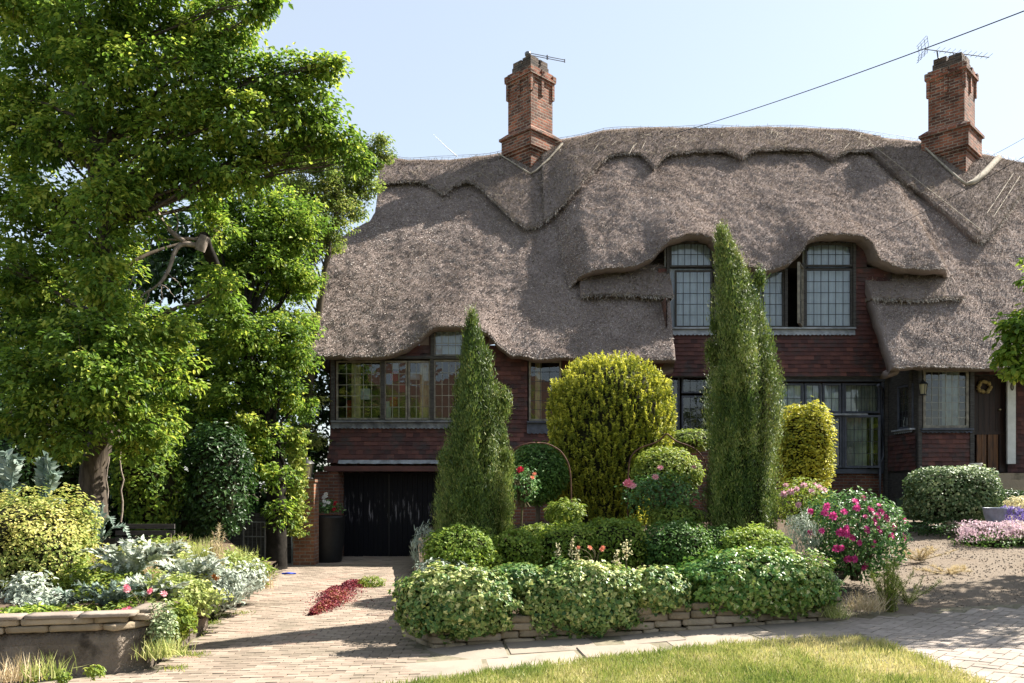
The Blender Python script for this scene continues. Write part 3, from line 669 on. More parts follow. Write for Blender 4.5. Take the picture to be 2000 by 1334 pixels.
g = Geo(); g.box(wx(1500, YG), wx(1724, YG), YG-.14, YG+.02, wz(746, YG), wz(735, YG)); g.box(wx(1500, YG), wx(1722, YG), YG-.09, YG+.02, wz(925, YG), wz(916, YG))
g.box(wx(1719.5, YG), wx(1727, YG), YG-.08, YG+.03, wz(916, YG), wz(746, YG)); g.box(wx(1644, YG), wx(1647, YG), YG-.05, YG+.02, wz(914, YG), wz(749, YG))
g.build('window_surround', M['bluegrey'], wr)
g = Geo(); g.box(wx(1612, YG), wx(1690, YG), YG-.16, YG-.01, wz(812, YG), wz(808.5, YG)); g.build('transom', M['lead'], wr)
window([(1802, 1891, 722, 836)], YP, [(6, 7)], 'oakpale', 'square leaded window of the porch bay', [((1848, 1880, 722, 836), 'curtaingrey')], came='camepale', sill=(1796, 1896, 837, 846), sillm='bluegrey', fw=.06)
window([(.64, 1.40, zs0+.02, zs1-.02)], YP, [(4, 5)], 'bluegrey', 'narrow side light of the porch bay', [((.64, 1.4, zs0, zs1), 'curtain')], O=OS, U=US, sill=(.55, 1.5, zs0-.1, zs0))
g = Geo()
Geo().box(wx(1792, YP), wx(1799, YP), YP-.05, YP+.04, wz(919, YP), 4.75).build('timber_post', M['oak'], house); Geo().box(wx(1893, YP), wx(1901, YP), YP-.05, YP+.04, wz(919, YP), 4.75).build('timber_post', M['oak'], house)
Geo().box(9.55, 9.64, 20.98, 21.08, .5, 6.2).build('timber_post', M['oak'], house); Geo().box(9.57, 9.64, 19.72, 19.80, wz(838, 20.), 5.2).build('timber_post', M['oak'], house)
Geo().box(3.71, 3.80, YU-.1, YU+.02, .5, 7.0).build('timber_post', M['oak'], house)


# ------------------------------------------------------------------ garage, beams, front door
g = Geo()
g.box(wx(645, YL)-.05, wx(935, YL), YL-.46, YL-.05, wz(921, YL), wz(911, YL))
g.build('lintel_beam', plain('reddish_beam', (.11, .045, .04), (.05, .025, .025), 6, .7, stretch=(.4, 1, 1)), house)
g = Geo(); xs = np.linspace(wx(668, YL), wx(935, YL), 60)
top = np.stack([xs, np.full(60, YL-.40), np.full(60, wz(899.5, YL))], -1); bot = np.stack([xs, np.full(60, YL-.475), wz(906.5, YL)+rng.uniform(-.008, .008, 60)], -1)
g.add(np.concatenate([bot, top]), gridF(2, 60)); g.build('lead_strip', M['lead'], house)
gd = thing('garage_door', '', '', (0, 0, 0)); del gd['label'], gd['category']; gd.parent = house; gd.matrix_parent_inverse = house.matrix_basis.inverted()
bpy.data.objects.remove(gd)
g = Geo(); x = wx(671, YL); x1 = wx(934, YL); xm = wx(760, YL); k = 0
while x < x1-.02:
    w_ = min(.118+rng.uniform(-.006, .006), x1-x); g.box(x+.003, x+w_-.003, YL+.06-rng.uniform(0, .006), YL+.10, .07, wz(924, YL)); x += w_; k += 1
gdoor = g.build('garage_door', M['garage'], house)
g = Geo()
g.box(xm-.02, xm+.0, YL+.03, YL+.055, .1, wz(926, YL))
g.build('centre_strip', M['iron'], gdoor)
g = Geo(); g.box(wx(622, YL), wx(668, YL), YL-.42, YL-.02, -.05, wz(921.5, YL)); g.build('brick_pier', M['brick'], house)
g = Geo()      # front door: planks and two lower panels
YD = 20.42
for k, x in enumerate(np.linspace(wx(1900, YD), wx(1966, YD), 7)[:-1]): g.box(x+.003, x+(wx(1966, YD)-wx(1900, YD))/6-.003, YD, YD+.05, wz(842, YD), wz(735, YD))
fd = g.build('front_door', M['darkdoor'], house)
g = Geo()
for xa, xb in ((1907, 1926), (1929, 1949)):
    x0, x1 = wx(xa, YD), wx(xb, YD)
    for k in range(2): g.box(x0+(x1-x0)*k/2+.004, x0+(x1-x0)*(k+1)/2-.004, YD-.012, YD+.03, wz(921, YD), wz(848, YD))
g.build('door_panel', M['door'], fd)
g = Geo(); g.box(wx(1900, YD), wx(1966, YD), YD-.025, YD+.02, wz(849, YD)+.002, wz(842, YD)); g.box(wx(1951, YD), wx(1966, YD), YD-.02, YD+.03, wz(922, YD), wz(849, YD)); g.build('door_rail', M['darkdoor'], fd)
g = Geo(); g.lathe(at(1953, 800, YD-.06), [(.0, -.03), (.028, -.02), (.035, 0), (.028, .02), (0, .03)], 10); g.build('handle', plain('brass', (.5, .42, .25), rough=.35, metal=.7, bmp=0), fd)
g = Geo(); g.box(wx(1968, 20.2), wx(1984, 20.2), 20.2, 20.26, wz(906, 20.2), wz(735, 20.2)); wp = g.build('white_panel', M['white'], house); wp['label'] = 'white painted upright board beside the front door'
g = Geo(); th = np.linspace(0, 6.283, 20, endpoint=False); c = at(1977, 755, 20.19)
g.add([c+np.array([.045*np.cos(t), 0, .10*np.sin(t)]) for t in th], [list(range(20))[::-1]]); g.add([c+np.array([.026*np.cos(t), -.004, .07*np.sin(t)]) for t in th], [list(range(20))[::-1]], .5, 1)
g.build('oval_plaque', [M['oak'], M['oakpale']], wp)
g = Geo(); g.lathe((0, 0, 0), [(0, 0)], 4)
th = np.linspace(0, 2*np.pi, 25); c = at(1922, 755, YD-.05)
g = Geo()
for k in range(16):
    t0 = th[0]+k*2*np.pi/16; p = [c+np.array([.135*np.cos(t), -.012*math.sin(k*2.1), .135*np.sin(t)]) for t in np.linspace(t0, t0+.75, 5)]
    g.tube(np.array(p)+rng.normal(0, .012, 3), [.02, .045, .05, .04, .015], 6)
tag(g.build('door_wreath', M['straww']), 'round straw wreath hanging on the dark front door', 'wreath')
# downpipe and porch lantern
g = Geo(); p0 = at(1722, 905, 20.9); p1 = at(1722, 965, 20.9)
g.tube([at(1715, 752, 20.75), at(1724, 760, 20.95), at(1724, 890, 20.95), at(1719, 905, 20.9), at(1719, 990, 20.9)], .04, 8); g.build('downpipe', M['bluegrey'], house)
def lantern(parent, c, h, w, name='lantern'):
    g = Geo(); c = np.asarray(c, float)
    g.lathe(c, [(w*.25, -h*.5), (w*.42, -h*.47), (w*.36, -h*.42)], 4); g.lathe(c, [(w*.62, h*.22), (w*.6, h*.25), (w*.25, h*.42), (w*.1, h*.44), (w*.1, h*.5), (0, h*.52)], 4)
    for k in range(4):
        t = k*math.pi/2; a = np.array([math.cos(t), math.sin(t), 0])
        g.tube([c+a*w*.36+np.array([0, 0, -h*.44]), c+a*w*.52+np.array([0, 0, h*.24])], w*.04, 4)
    o = g.build(name, M['iron'], parent)
    g = Geo(); g.lathe(c, [(w*.33, -h*.42), (w*.48, h*.22)], 4); g.build('glass', M['lampglass'], o) if parent is None else g.build('glass', M['lampglass'], o)
    return o
M['lampglass'], nt, b = newmat('lamp_glass'); setp(b, .35, .5); b.inputs['Base Color'].default_value = (.55, .5, .32, 1); b.inputs['Transmission Weight'].default_value = .5
ln = lantern(house, at(1803, 757, 19.32), .36, .2); 
g = Geo(); g.tube([at(1803, 738, 19.32), at(1803, 732, 19.36), at(1803, 735, 19.46)], .012, 5); g.build('bracket', M['iron'], ln)
g = Geo()
for k, (y0, y1, yy) in enumerate([(924, 936, 19.9), (937, 950, 19.45), (952, 966, 19.0)]): g.box(11.25-.1*k, 13.6, yy-.45, yy, .85, wz(y0, yy-.45))
tag(g.build('stone_steps', M['stone']), 'three worn stone steps up to the front door', 'steps')

# ------------------------------------------------------------------ chimneys
def prism(g, cx, cy, d, z0, z1, d1=None, mi=0):
    d1 = d if d1 is None else d1
    V = [(cx+s*a, cy+t*a, z) for a, z in ((d, z0), (d1, z1)) for s, t in ((0, -1), (1, 0), (0, 1), (-1, 0))]
    g.add(V, [(0, 1, 5, 4), (1, 2, 6, 5), (2, 3, 7, 6), (3, 0, 4, 7), (4, 5, 6, 7), (3, 2, 1, 0)], .5, mi)
def chimney(cx, cy, px_y, label, k=1.0):
    z = lambda y: wz(y, cy-.3)
    g = Geo()
    yb, y3, y2, y1, y0 = px_y            # base, under corbel, corbel top, shaft top, very top
    prism(g, cx, cy, .74*k, z(yb), z(y3)); prism(g, cx, cy, .80*k, z(y3), z(y3)+.09); prism(g, cx, cy, .87*k, z(y3)+.09, z(y2)-.12); prism(g, cx, cy, .95*k, z(y2)-.12, z(y2)-.04)
    prism(g, cx, cy, .93*k, z(y2)-.04, z(y2)+.10, .72*k); prism(g, cx, cy, .67*k, z(y2)+.1, z(y1)-.35)
    prism(g, cx, cy, .72*k, z(y1)-.35, z(y1)-.27); prism(g, cx, cy, .78*k, z(y1)-.27, z(y1)-.20); prism(g, cx, cy, .69*k, z(y1)-.20, z(y1)); 
    for s, t in ((1, 0), (-1, 0), (0, -1), (.5, -.5), (-.5, -.5), (.5, .5), (-.5, .5)):      # corbelled pilaster strips under the head
        g.obox((cx+s*.665*k, cy+t*.665*k, z(y1)-.5), np.array([.7071, .7071, 0]), np.array([.7071, -.7071, 0]), .05, .05, .3)
        g.obox((cx+s*.69*k, cy+t*.69*k, z(y1)-.14), np.array([.7071, .7071, 0]), np.array([.7071, -.7071, 0]), .07, .07, .07)
    prism(g, cx, cy, .55*k, z(y1), z(y0)-.10, None, 1)
    for s, t in ((.28, 0), (-.28, 0), (0, -.28), (0, .28), (0, 0)): g.obox((cx+s*k, cy+t*k, z(y0)-.03+rng.uniform(-.04, .04)), np.array([.7071, .7071, 0]), np.array([.7071, -.7071, 0]), .17*k, .17*k, .1, 1)
    o = g.build('chimney', [M['chbrick'], M['soot']], house); o['label'] = label
    return o
chL = chimney(wx(1036, 25.3), 25.45, (352, 302, 262, 138, 119), 'left brick chimney with a bar aerial', 1.03)
chR = chimney(wx(1862, 25.2), 25.3, (400, 305, 255, 132, 112), 'right brick chimney with a toothed aerial', 1.08)
# mortar fillets where the chimneys meet the thatch
for ch, pts in ((chL, [(974,302),(1000,318),(1026,335),(1036,341),(1048,334),(1072,312),(1098,282)]), (chR, [(1797,282),(1832,316),(1870,350),(1884,361),(1900,357),(1922,338),(1948,310)])):
    pp = []
    for x, y in pts:
        a, b_, c_ = solve(x, y, YC, 24.); pp.append((a, c_-.06, b_))
    n = len(pp); r = np.interp(np.linspace(0, 1, n), [0, .5, .55, 1], [.03, .04, .09, .10]) if ch is chR else np.interp(np.linspace(0, 1, n), [0, .5, 1], [.022, .028, .04])
    Geo().tube(pp, r, 8).build('mortar_fillet', M['mortar'], ch)
# aerials
ga = Geo(); c0 = at(1031, 107, 25.4)
ga.tube([at(1031, 128, 25.4), at(1031, 103, 25.4)], .03, 6)
for dz in (-.03, .03): ga.tube([c0+np.array([.02, 0, dz+.03]), at(1103, 119, 25.2)+np.array([0, 0, dz])], .012, 5)
ga.tube([at(1069, 108, 25.3), at(1069, 116, 25.3)], .03, 6); ga.tube([at(1103, 116, 25.2), at(1103, 122, 25.2)], .02, 6); ga.lathe(at(1031, 106, 25.4), [(0, -.06), (.09, -.05), (.1, .04), (.05, .08), (0, .09)], 8)
tag(ga.build('tv_aerial', plain('grey_aerial', (.2, .2, .22), rough=.4, metal=.5, bmp=0)), 'short twin-bar aerial on top of the left chimney', 'aerial')
ga = Geo(); a0, a1 = at(1805, 96, 25.1), at(1932, 112, 24.8)
ga.tube([a0, a1], .014, 5)
for t in np.linspace(.2, 1, 11):
    p = a0+(a1-a0)*t; ga.tube([p+np.array([-.02, -.22, .0]), p+np.array([.02, .22, .06])], .007, 4)
for dz in (-.26, .26):
    q = at(1803, 97, 25.1)+np.array([0, 0, 0])
    for yy in (-.28, -.1, .1, .28): ga.tube([q+np.array([.02, yy, 0]), q+np.array([-.05+.12*abs(dz), yy, dz])], .008, 4)
    for f_ in (.35, .7, 1): ga.tube([q+np.array([-.05*f_, -.3, dz*f_]), q+np.array([-.05*f_, .3, dz*f_])], .008, 4)
ga.tube([at(1830, 99, 25.0), at(1832, 113, 25.1), at(1840, 116, 25.3), at(1846, 122, 25.4)], .02, 6); ga.tube([at(1862, 103, 25.0), at(1862, 118, 25.4)], .014, 5)
tag(ga.build('tv_aerial', plain('dark_aerial', (.06, .06, .07), rough=.4, metal=.5, bmp=0)), 'long toothed aerial with reflector on top of the right chimney', 'aerial')
# overhead wires
def wire(pts, r, label):
    a, b_, sag = np.asarray(pts[0]), np.asarray(pts[1]), pts[2]; t = np.linspace(0, 1, 24)[:, None]
    P_ = a+(b_-a)*t; P_[:, 2] -= (4*sag*t*(1-t))[:, 0]
    tag(Geo().tube(P_, r, 5).build('overhead_wire', M['iron']), label, 'wire')
wire((at(1292, 268, 25.1), at(2120, -25, 12.0), .12), .010, 'long black wire rising from the thatch ridge to the upper right')
wire((at(1690, 470, 20.2), at(2120, 235, 15.0), .08), .006, 'thin wire slanting across the right slope of the thatch')
wire((at(1925, 310, 25.4), at(2120, 195, 19.0), .06), .006, 'thin wire running right from behind the right chimney')
# ================================================================== ground
def gz(X, Y):
    X, Y = np.broadcast_arrays(np.asarray(X, float), np.asarray(Y, float))
    zp = np.where(X > -.8, .05*np.minimum(X+.8, 10), .02*np.maximum(X+.8, -8))
    td = sm((Y-8.5)/6); zd = zp*(1-td)+.06*td
    left = np.where(X < -3.4, 1, 0)
    zr_ = zp+.075*np.clip(Y-9.3, 0, 9)
    m = sm((X+1.2)/1.6)
    return zd*(1-m)+zr_*m
def sheet(name, mat, XLf, XRf, Y0, Y1, nu, nv, off, kind='structure', z=None, amp=0):
    Yv = np.linspace(Y0, Y1, nv)[:, None]; u = np.linspace(0, 1, nu)[None, :]
    X = XLf(Yv)+(XRf(Yv)-XLf(Yv))*u; Y = Yv+0*X
    Z = (gz(X, Y) if z is None else z(X, Y))+off
    P = np.stack([X, Y, Z], -1)
    if amp: P[..., 2] += amp*vnoise(P, 2.2, 4)+amp*.5*vnoise(P, 6, 5)
    o = Geo().add(P.reshape(-1, 3), gridF(nv, nu), .5, 0, smooth=True).build(name, mat); o['kind'] = kind
    return o
xs = np.concatenate([[-400, -150, -60, -25], np.linspace(-14, 18, 90), [25, 60, 150, 400]]); ys = np.concatenate([[-300, -100, -40, -15], np.linspace(-8, 34, 110), [45, 80, 200, 500]])
X, Y = np.meshgrid(xs, ys); Z = gz(X, Y)-.03
Z = np.where(Y > 19.3, np.minimum(Z, .9), Z)
o = Geo().add(np.stack([X, Y, Z], -1).reshape(-1, 3), gridF(len(ys), len(xs)), .5, 0, smooth=True).build('ground', M['earth']); o['kind'] = 'structure'
# road in front of the verge, kerb
sheet('road', plain('asphalt', (.07, .07, .072), (.045, .045, .048), 60, .9, bmp=.5), lambda Y: -40+0*Y, lambda Y: 40+0*Y, -6.5, 3.2, 40, 12, -.09)
DL = lambda Y: np.interp(Y, [4, 6.4, 8, 15, 17, 19.8], [-9, -6.5, -3.45, -4.35, -4.75, -4.9]); DR = lambda Y: np.interp(Y, [4, 7.2, 8.6, 9.3, 17, 19.8], [-.2, -.75, -.95, -1.2, -2.1, -2.1])
def blocks(name, mats, pts, U, V_, sx, sy, h, label=None, var=None, tilt=.0015):
    """paving blocks: centres, axis, size"""
    n = len(pts); P = np.stack([pts[:, 0], pts[:, 1], gz(pts[:, 0], pts[:, 1])-.012], -1); P[:, 2] += rng.normal(0, tilt, n)
    e = .05; nx = -(gz(P[:, 0]+e, P[:, 1])-gz(P[:, 0]-e, P[:, 1]))/(2*e); ny = -(gz(P[:, 0], P[:, 1]+e)-gz(P[:, 0], P[:, 1]-e))/(2*e)
    Nn = unit(np.stack([nx+rng.normal(0, .012, n), ny+rng.normal(0, .012, n), np.ones(n)], -1))
    A = unit(V_-(V_*Nn).sum(-1, keepdims=True)*Nn); B = np.cross(A, Nn)
    S = np.stack([np.full(n, sx) if np.isscalar(sx) else sx, np.full(n, sy) if np.isscalar(sy) else sy, np.full(n, h)], -1)
    Vv, Ff = inst(*CUBE, P, A, B, Nn, S)
    va = np.clip(rng.normal(.45, .26, n), 0, 1) if var is None else var
    return Geo().add(Vv, Ff, np.repeat(va, 5), 0).build(name, mats)
# driveway: running-bond clay pavers
pts = []
for r in range(int((19.7-5.2)/.105)):
    y = 5.2+r*.105; a, b_ = float(DL(y)), float(DR(y)); x = a-(.105 if r % 2 else 0)-(a % .21)
    while x < b_:
        if x > a: pts.append((x, y))
        x += .21
pts = np.array(pts); 
P3 = np.concatenate([pts, 0*pts[:, :1]], 1); xm = (DL(pts[:, 1])+DR(pts[:, 1]))/2; track = np.exp(-((np.abs(pts[:, 0]-xm)-.72)/.22)**2)
va = np.clip(.5+rng.normal(0, .22, len(pts))+.28*vnoise(P3, .7, 5)+.2*vnoise(P3, 2.2, 6)-.22*track, 0, 1)
o = blocks('driveway', M['paver'], pts, None, np.tile([0., 1, 0], (len(pts), 1)), .204, .099, .03, var=va); o['kind'] = 'structure'
sheet('paving_sand', M['joint'], lambda Y: DL(Y)-.1, lambda Y: DR(Y)+.1, 5.0, 19.75, 30, 90, .0095)
# pavement slabs and herringbone crossing at the right
PB = lambda X: np.interp(X, [-1.2, -.82, 3.7, 5.9, 9], [8.6, 8.78, 9.28, 9.5, 9.8])        # back edge of the pavement
PF = lambda X: np.interp(X, [-2, -.9, 0, 2.06, 3.4, 4.2, 9], [6.7, 7.25, 7.62, 8.22, 8.42, 8.45, 8.5])        # front edge (verge)
pts = []; sx = []; sy = []
for x in np.arange(-.72, 3.6, .93):
    a, b_ = float(PF(x)), float(PB(x)); m = 2; dy = (b_-a+.1)/m
    for k in range(m):
        w_ = .926; pts.append((x+.2*k, a-.05+dy*(k+.5))); sx.append(w_); sy.append(dy-.005)
pts = np.array(pts); Vd = unit(np.stack([-.1+0*pts[:, 0], np.ones(len(pts)), 0*pts[:, 0]], -1))
o = blocks('pavement', M['slab'], pts, None, Vd, np.array(sx), np.array(sy), .03, var=rng.random(len(pts)), tilt=.002); o['kind'] = 'structure'
pts = []; ax = []
d = .102; c45 = math.sqrt(.5)
for i in range(-70, 110):
    for j in range(-60, 70):
        k = (i-j) % 4
        if k == 0: p, a_ = ((i+1)*d, (j+.5)*d), 0
        elif k == 3: p, a_ = ((i+.5)*d, (j+1)*d), 1
        else: continue
        x = 5.2+(p[0]-p[1])*c45; y = 7.2+(p[0]+p[1])*c45
        if x > 3.15+.12*math.sin(y*5) and x < 9.5 and y < float(PB(x))-.02 and y > 5 and (x > 3.55 or y > float(PF(x))-.05): pts.append((x, y)); ax.append(a_)
pts = np.array(pts); ax = np.array(ax)[:, None]
Vd = np.where(ax == 0, np.array([[-c45, c45, 0]]), np.array([[c45, c45, 0]]))
o = blocks('herringbone_crossing', varmat('pale_paver', [(.26, .22, .19), (.31, .265, .23), (.35, .30, .26)], rough=.9, nscale=22, bmp=.3, dirt=(.21, .18, .15), dscale=1.2), pts, None, Vd, .198, .097, .03); o['kind'] = 'structure'
sheet('paving_sand', M['joint'], lambda Y: -1.1+0*Y, lambda Y: 9.5+0*Y, 5.0, 9.6, 50, 30, .013)
# gravel path at the right
GL = lambda Y: np.interp(Y, [9.1, 9.6, 12, 16, 20], [3.3, 3.5, 5.0, 7.2, 8.0]); GR = lambda Y: np.interp(Y, [9.2, 12, 14, 16, 20], [10, 10, 9.0, 10.8, 12.5])
sheet('gravel_path', M['gravel'], GL, GR, 9.2, 19.4, 60, 80, .008, amp=.012)
n = 4500; yy = rng.uniform(9.3, 14.5, n); xx = GL(yy)+(GR(yy)-GL(yy))*rng.random(n); P = np.stack([xx, yy, gz(xx, yy)+.006], -1)
A, B, Nn = frames(rdir(n)*.6+np.array([0, 0, 1.]), rdir(n))
Vv, Ff = inst(*CUBE, P, A, B, Nn, rng.uniform(.006, .015, n)); o = Geo().add(Vv, Ff, np.repeat(rng.random(n), 5)).build('loose_gravel', M['pebble']); o['kind'] = 'stuff'
# flower bed soil
def bedz(X, Y): return np.where(Y < np.interp(X, [-.9, -.8, 1.5, 3.72], [9.1, 8.98, 9.2, 9.44]), gz(X, 9.2)-.15, gz(X, 9.2)+.28+.05*np.clip(Y-9.1, 0, 14))
sheet('flower_bed', M['soil'], lambda Y: np.interp(Y, [8.8, 9.5, 17, 20.9], [-.85, -1.05, -1.95, -2.0]), lambda Y: np.interp(Y, [8.8, 9.6, 12, 16, 20.9], [3.6, 3.7, 5.1, 7.3, 8.6]), 8.95, 20.9, 40, 50, 0, z=bedz, amp=.04)
def lbedz(X, Y): return .46+.10*sm((Y-8.2)/1.0)+.03*np.clip(Y-8.2, 0, 12)-.42*sm((X-np.interp(Y, [8, 10, 15.2], [-3.95, -4.6, -5.4]))/.55)*sm((Y-8.5)/1.5)
sheet('flower_bed', M['soil'], lambda Y: -14+0*Y, lambda Y: DL(Y)+.02, 8.1, 15.3, 60, 50, 0, z=lbedz, amp=.04)
# verge of dry grass
def in_verge(x, y):
    e = np.interp(x, [-2, -.9, 0, 2.06, 3.0, 3.4, 3.6, 3.72], [6.6, 7.2, 7.58, 8.18, 8.32, 8.2, 7.9, 4]); return y < e
Yv = np.linspace(3.4, 8.4, 40); xs = np.linspace(-2.4, 4.0, 70); Xg, Yg = np.meshgrid(xs, Yv); ee = np.interp(Xg, [-2, -.9, 0, 2.06, 3.0, 3.4, 3.6, 3.72], [6.6, 7.2, 7.58, 8.18, 8.32, 8.2, 7.9, 4.0]); Yg = 3.4+(ee-3.4)*(Yg-3.4)/5
P = np.stack([Xg, Yg, gz(Xg, Yg)+.022], -1); P[..., 2] += .012*vnoise(P, 4, 3)
o = Geo().add(P.reshape(-1, 3), gridF(40, 70), .5, 0, smooth=True).build('grass_verge', M['turf']); o['kind'] = 'structure'
def blades(P, h, w, lean, mat, name, var=None, up=1.0, kind=None, mats2=None):
    n = len(P); A = unit(np.stack([rng.normal(0, lean, n), rng.normal(0, lean, n), np.full(n, up)], -1)); A, B, Nn = frames(rdir(n)*np.array([1, 1, .2]), A)
    S = np.stack([w*rng.uniform(.7, 1.3, n), h*rng.uniform(.5, 1.35, n), h*rng.uniform(.3, 1.3, n)], -1)
    Vv, Ff = inst(*BLADE, P, A, B, Nn, S)
    va = rng.random(n) if var is None else var
    return Vv, Ff, np.repeat(va, 2)
n = 95000; x = rng.uniform(-2.2, 3.95, n); y = 8.5-2.6*rng.random(n)**1.0; e = np.interp(x, [-2, -.9, 0, 2.06, 3.0, 3.4, 3.6, 3.72], [6.6, 7.2, 7.58, 8.18, 8.32, 8.2, 7.9, 4])
P = np.stack([x, y, 0*x], -1); ns = vnoise(P, 1.6, 8)+.6*vnoise(P, 5, 9); bare = sm((x-1.6)/1.2)*.5
k = (y < e+.05*vnoise(P, 9, 2)+rng.normal(0, .03, n)) & (rng.random(n) > .25+.45*np.clip(ns+bare, 0, 1)); P = P[k]; ns = ns[k]; P[:, 2] = gz(P[:, 0], P[:, 1])+.02
Vv, Ff, va = blades(P, .06, .0075, .5, None, None, np.clip(.45+.33*ns+.22*sm((P[:, 0]-1.8)/1.6)+rng.normal(0, .2, len(P)), 0, 1))
o = Geo().add(Vv, Ff, va).build('verge_grass', M['L_lawn']); o['kind'] = 'stuff'
tag_weeds = []
# ------------------------------------------------------------------ walls of the beds
def stonewall(name, path, zlo, zhi, courses, lmin, lmax, depth, mat, cope=None):
    g = Geo(); path = np.asarray(path, float)
    seg = np.diff(path, axis=0); ln = np.linalg.norm(seg, axis=1); cum = np.concatenate([[0], np.cumsum(ln)])
    def pos(s):
        i = min(max(np.searchsorted(cum, s)-1, 0), len(seg)-1); t = (s-cum[i])/ln[i]; return path[i]+seg[i]*t, seg[i]/ln[i]
    for c in range(courses):
        s = rng.uniform(-.1, 0)
        while s < cum[-1]-.03:
            L = rng.uniform(lmin, lmax); a = max(s, 0); b_ = min(s+L, cum[-1]); s += L
            if b_-a < .03: continue
            (p, U) = pos((a+b_)/2); lo, hi = zlo(p), zhi(p); h = (hi-lo)/courses
            Nn = np.array([U[1], -U[0], 0]); U3 = np.array([U[0], U[1], 0]); o = rng.uniform(-.012, .012)
            g.rock(np.array([p[0], p[1], lo+h*(c+.5)])+Nn*o, U3, Nn, (b_-a)/2-.002, depth/2, h/2-.002, 0, rng.random(), int(rng.integers(1e6)))
    if cope:
        s = 0
        while s < cum[-1]-.03:
            L = rng.uniform(.35, .6); b_ = min(s+L, cum[-1]); p, U = pos((s+b_)/2); U3 = np.array([U[0], U[1], 0]); Nn = np.array([U[1], -U[0], 0])
            g.rock(np.array([p[0], p[1], zhi(p)+cope/2+rng.uniform(-.012, .008)])+Nn*rng.uniform(-.02, .02), U3, Nn, (b_-s)/2-.004, depth/2+.02, cope/2, 1, rng.random(), int(rng.integers(1e6))); s += L
    return g.build(name, [mat, M['copestone']])
w = stonewall('stone_wall', [(-1.75, 15.5), (-1.15, 9.5), (-.80, 8.86), (1.5, 9.12), (3.72, 9.36)], lambda p: float(gz(p[0], 9.0))-.03, lambda p: float(gz(p[0], 9.0))+.31, 4, .18, .5, .16, M['stone'])
tag(w, 'low wall of tan stone courses in front of the middle bed, mostly under ivy', 'wall')
WZ = lambda p: -.12
w = stonewall('garden_wall', [(-11.0, 7.4), (-6.6, 7.55), (-5.0, 7.72), (-3.80, 8.0), (-3.68, 8.2), (-3.85, 10.2)], lambda p: .36, lambda p: .50-(.32*max(0, min(1, (p[1]-8.3)/1.8))), 2, .25, .7, .2, M['stone'], cope=.042)
tag(w, 'low left garden wall with pale coping over crumbling grey-brown footing', 'wall')
g = Geo(); path = np.array([(-11.0, 7.35), (-6.6, 7.50), (-5.8, 7.60), (-5.0, 7.66), (-4.4, 7.83), (-3.78, 7.94), (-3.60, 8.2), (-3.78, 10.2)]); rows = []
pf = np.concatenate([np.stack([np.linspace(a[0], b_[0], 14)[:-1], np.linspace(a[1], b_[1], 14)[:-1]], -1) for a, b_ in zip(path, path[1:])]+[path[-1:]])
for z, o in ((-.2, .10), (-.08, .07), (.02, .04), (.12, .03), (.24, .02), (.352, .0), (.357, -.2)):
    r = np.stack([pf[:, 0], pf[:, 1]-o, np.full(len(pf), z)], -1); r[:, 2] -= .22*sm((pf[:, 1]-8.2)/1.8)*(z > 0); rows.append(r)
P = np.stack(rows); P[..., 1] -= .03*vnoise(P, 6, 3)+.02*vnoise(P, 14, 4)
g.add(P.reshape(-1, 3), gridF(len(rows), len(pf)), np.clip(.5+.5*vnoise(P[:-1, :-1].reshape(-1, 3), 3, 8), 0, 1), 0, smooth=True); g.build('footing', M['render'], w)
w = stonewall('stone_wall', [(8.15, 15.4), (7.95, 14.4), (8.6, 13.4), (12, 12.9)], lambda p: float(gz(p[0], p[1]))-.05, lambda p: float(gz(p[0], p[1]))+.25, 3, .18, .5, .18, M['stone'])
tag(w, 'low dark stone edging wall under the lavender at the right', 'wall')
# ================================================================== foliage tools
def orient(P, outward, n, up=.6, out=.5, rnd=.7, droop=.3):
    Nn = unit(np.array([0, 0, up])+outward*out+rdir(n)*rnd)
    A0 = outward*.8+np.array([0, 0, -droop])+rdir(n)*.7
    return frames(Nn, A0)
def cluster_leaves(C, outw, per, crad, size, tpl, flat=.55, up=.7, out=.4, rnd=.6, droop=.35, seed=0):
    """C cluster centres; leaves scattered round each, like the leaves of a spray"""
    nC = len(C); n = nC*per; idx = np.repeat(np.arange(nC), per)
    off = rdir(n)*(rng.random(n)**.5)[:, None]*crad*rng.uniform(.6, 1.3, nC)[idx][:, None]; off[:, 2] *= flat
    P = C[idx]+off; o = unit(outw[idx]*.7+unit(off)*.6)
    A, B, Nn = orient(P, o, n, up, out, rnd, droop)
    S = size*rng.uniform(.6, 1.3, n)
    Vv, Ff = inst(*tpl, P, A, B, Nn, S)
    cv = rng.normal(0, .2, nC)
    var = np.clip(.42+cv[idx]+rng.normal(0, .2, n)+.15*vnoise(P, .8, seed), 0, 1)
    return Vv, Ff, np.repeat(var, len(tpl[1]))
def blobs_crown(blobs, Y, dens, per, crad, size, tpl, seed, shell=.55, **kw):
    """blobs: (px, py, r_px, dY) ellipsoids of one crown; dens: clusters per square metre of outline"""
    Cs, Os = [], []
    for b_ in blobs:
        x, y, r = b_[:3]; dy = b_[3] if len(b_) > 3 else rng.uniform(-.5, .5); yy = Y+dy
        c = at(x, y, yy); rm = r/F*yy; n = max(9, int(dens*math.pi*rm*rm))
        d = rdir(n); rr = (shell+(1-shell)*rng.random(n)**.7)*rng.uniform(.85, 1.12, n)
        Cs.append(c+d*rr[:, None]*rm*np.array([1, .9, .85])); Os.append(d)
    C = np.concatenate(Cs); O = np.concatenate(Os)
    return C, O, cluster_leaves(C, O, per, crad, size, tpl, seed=seed, **kw)
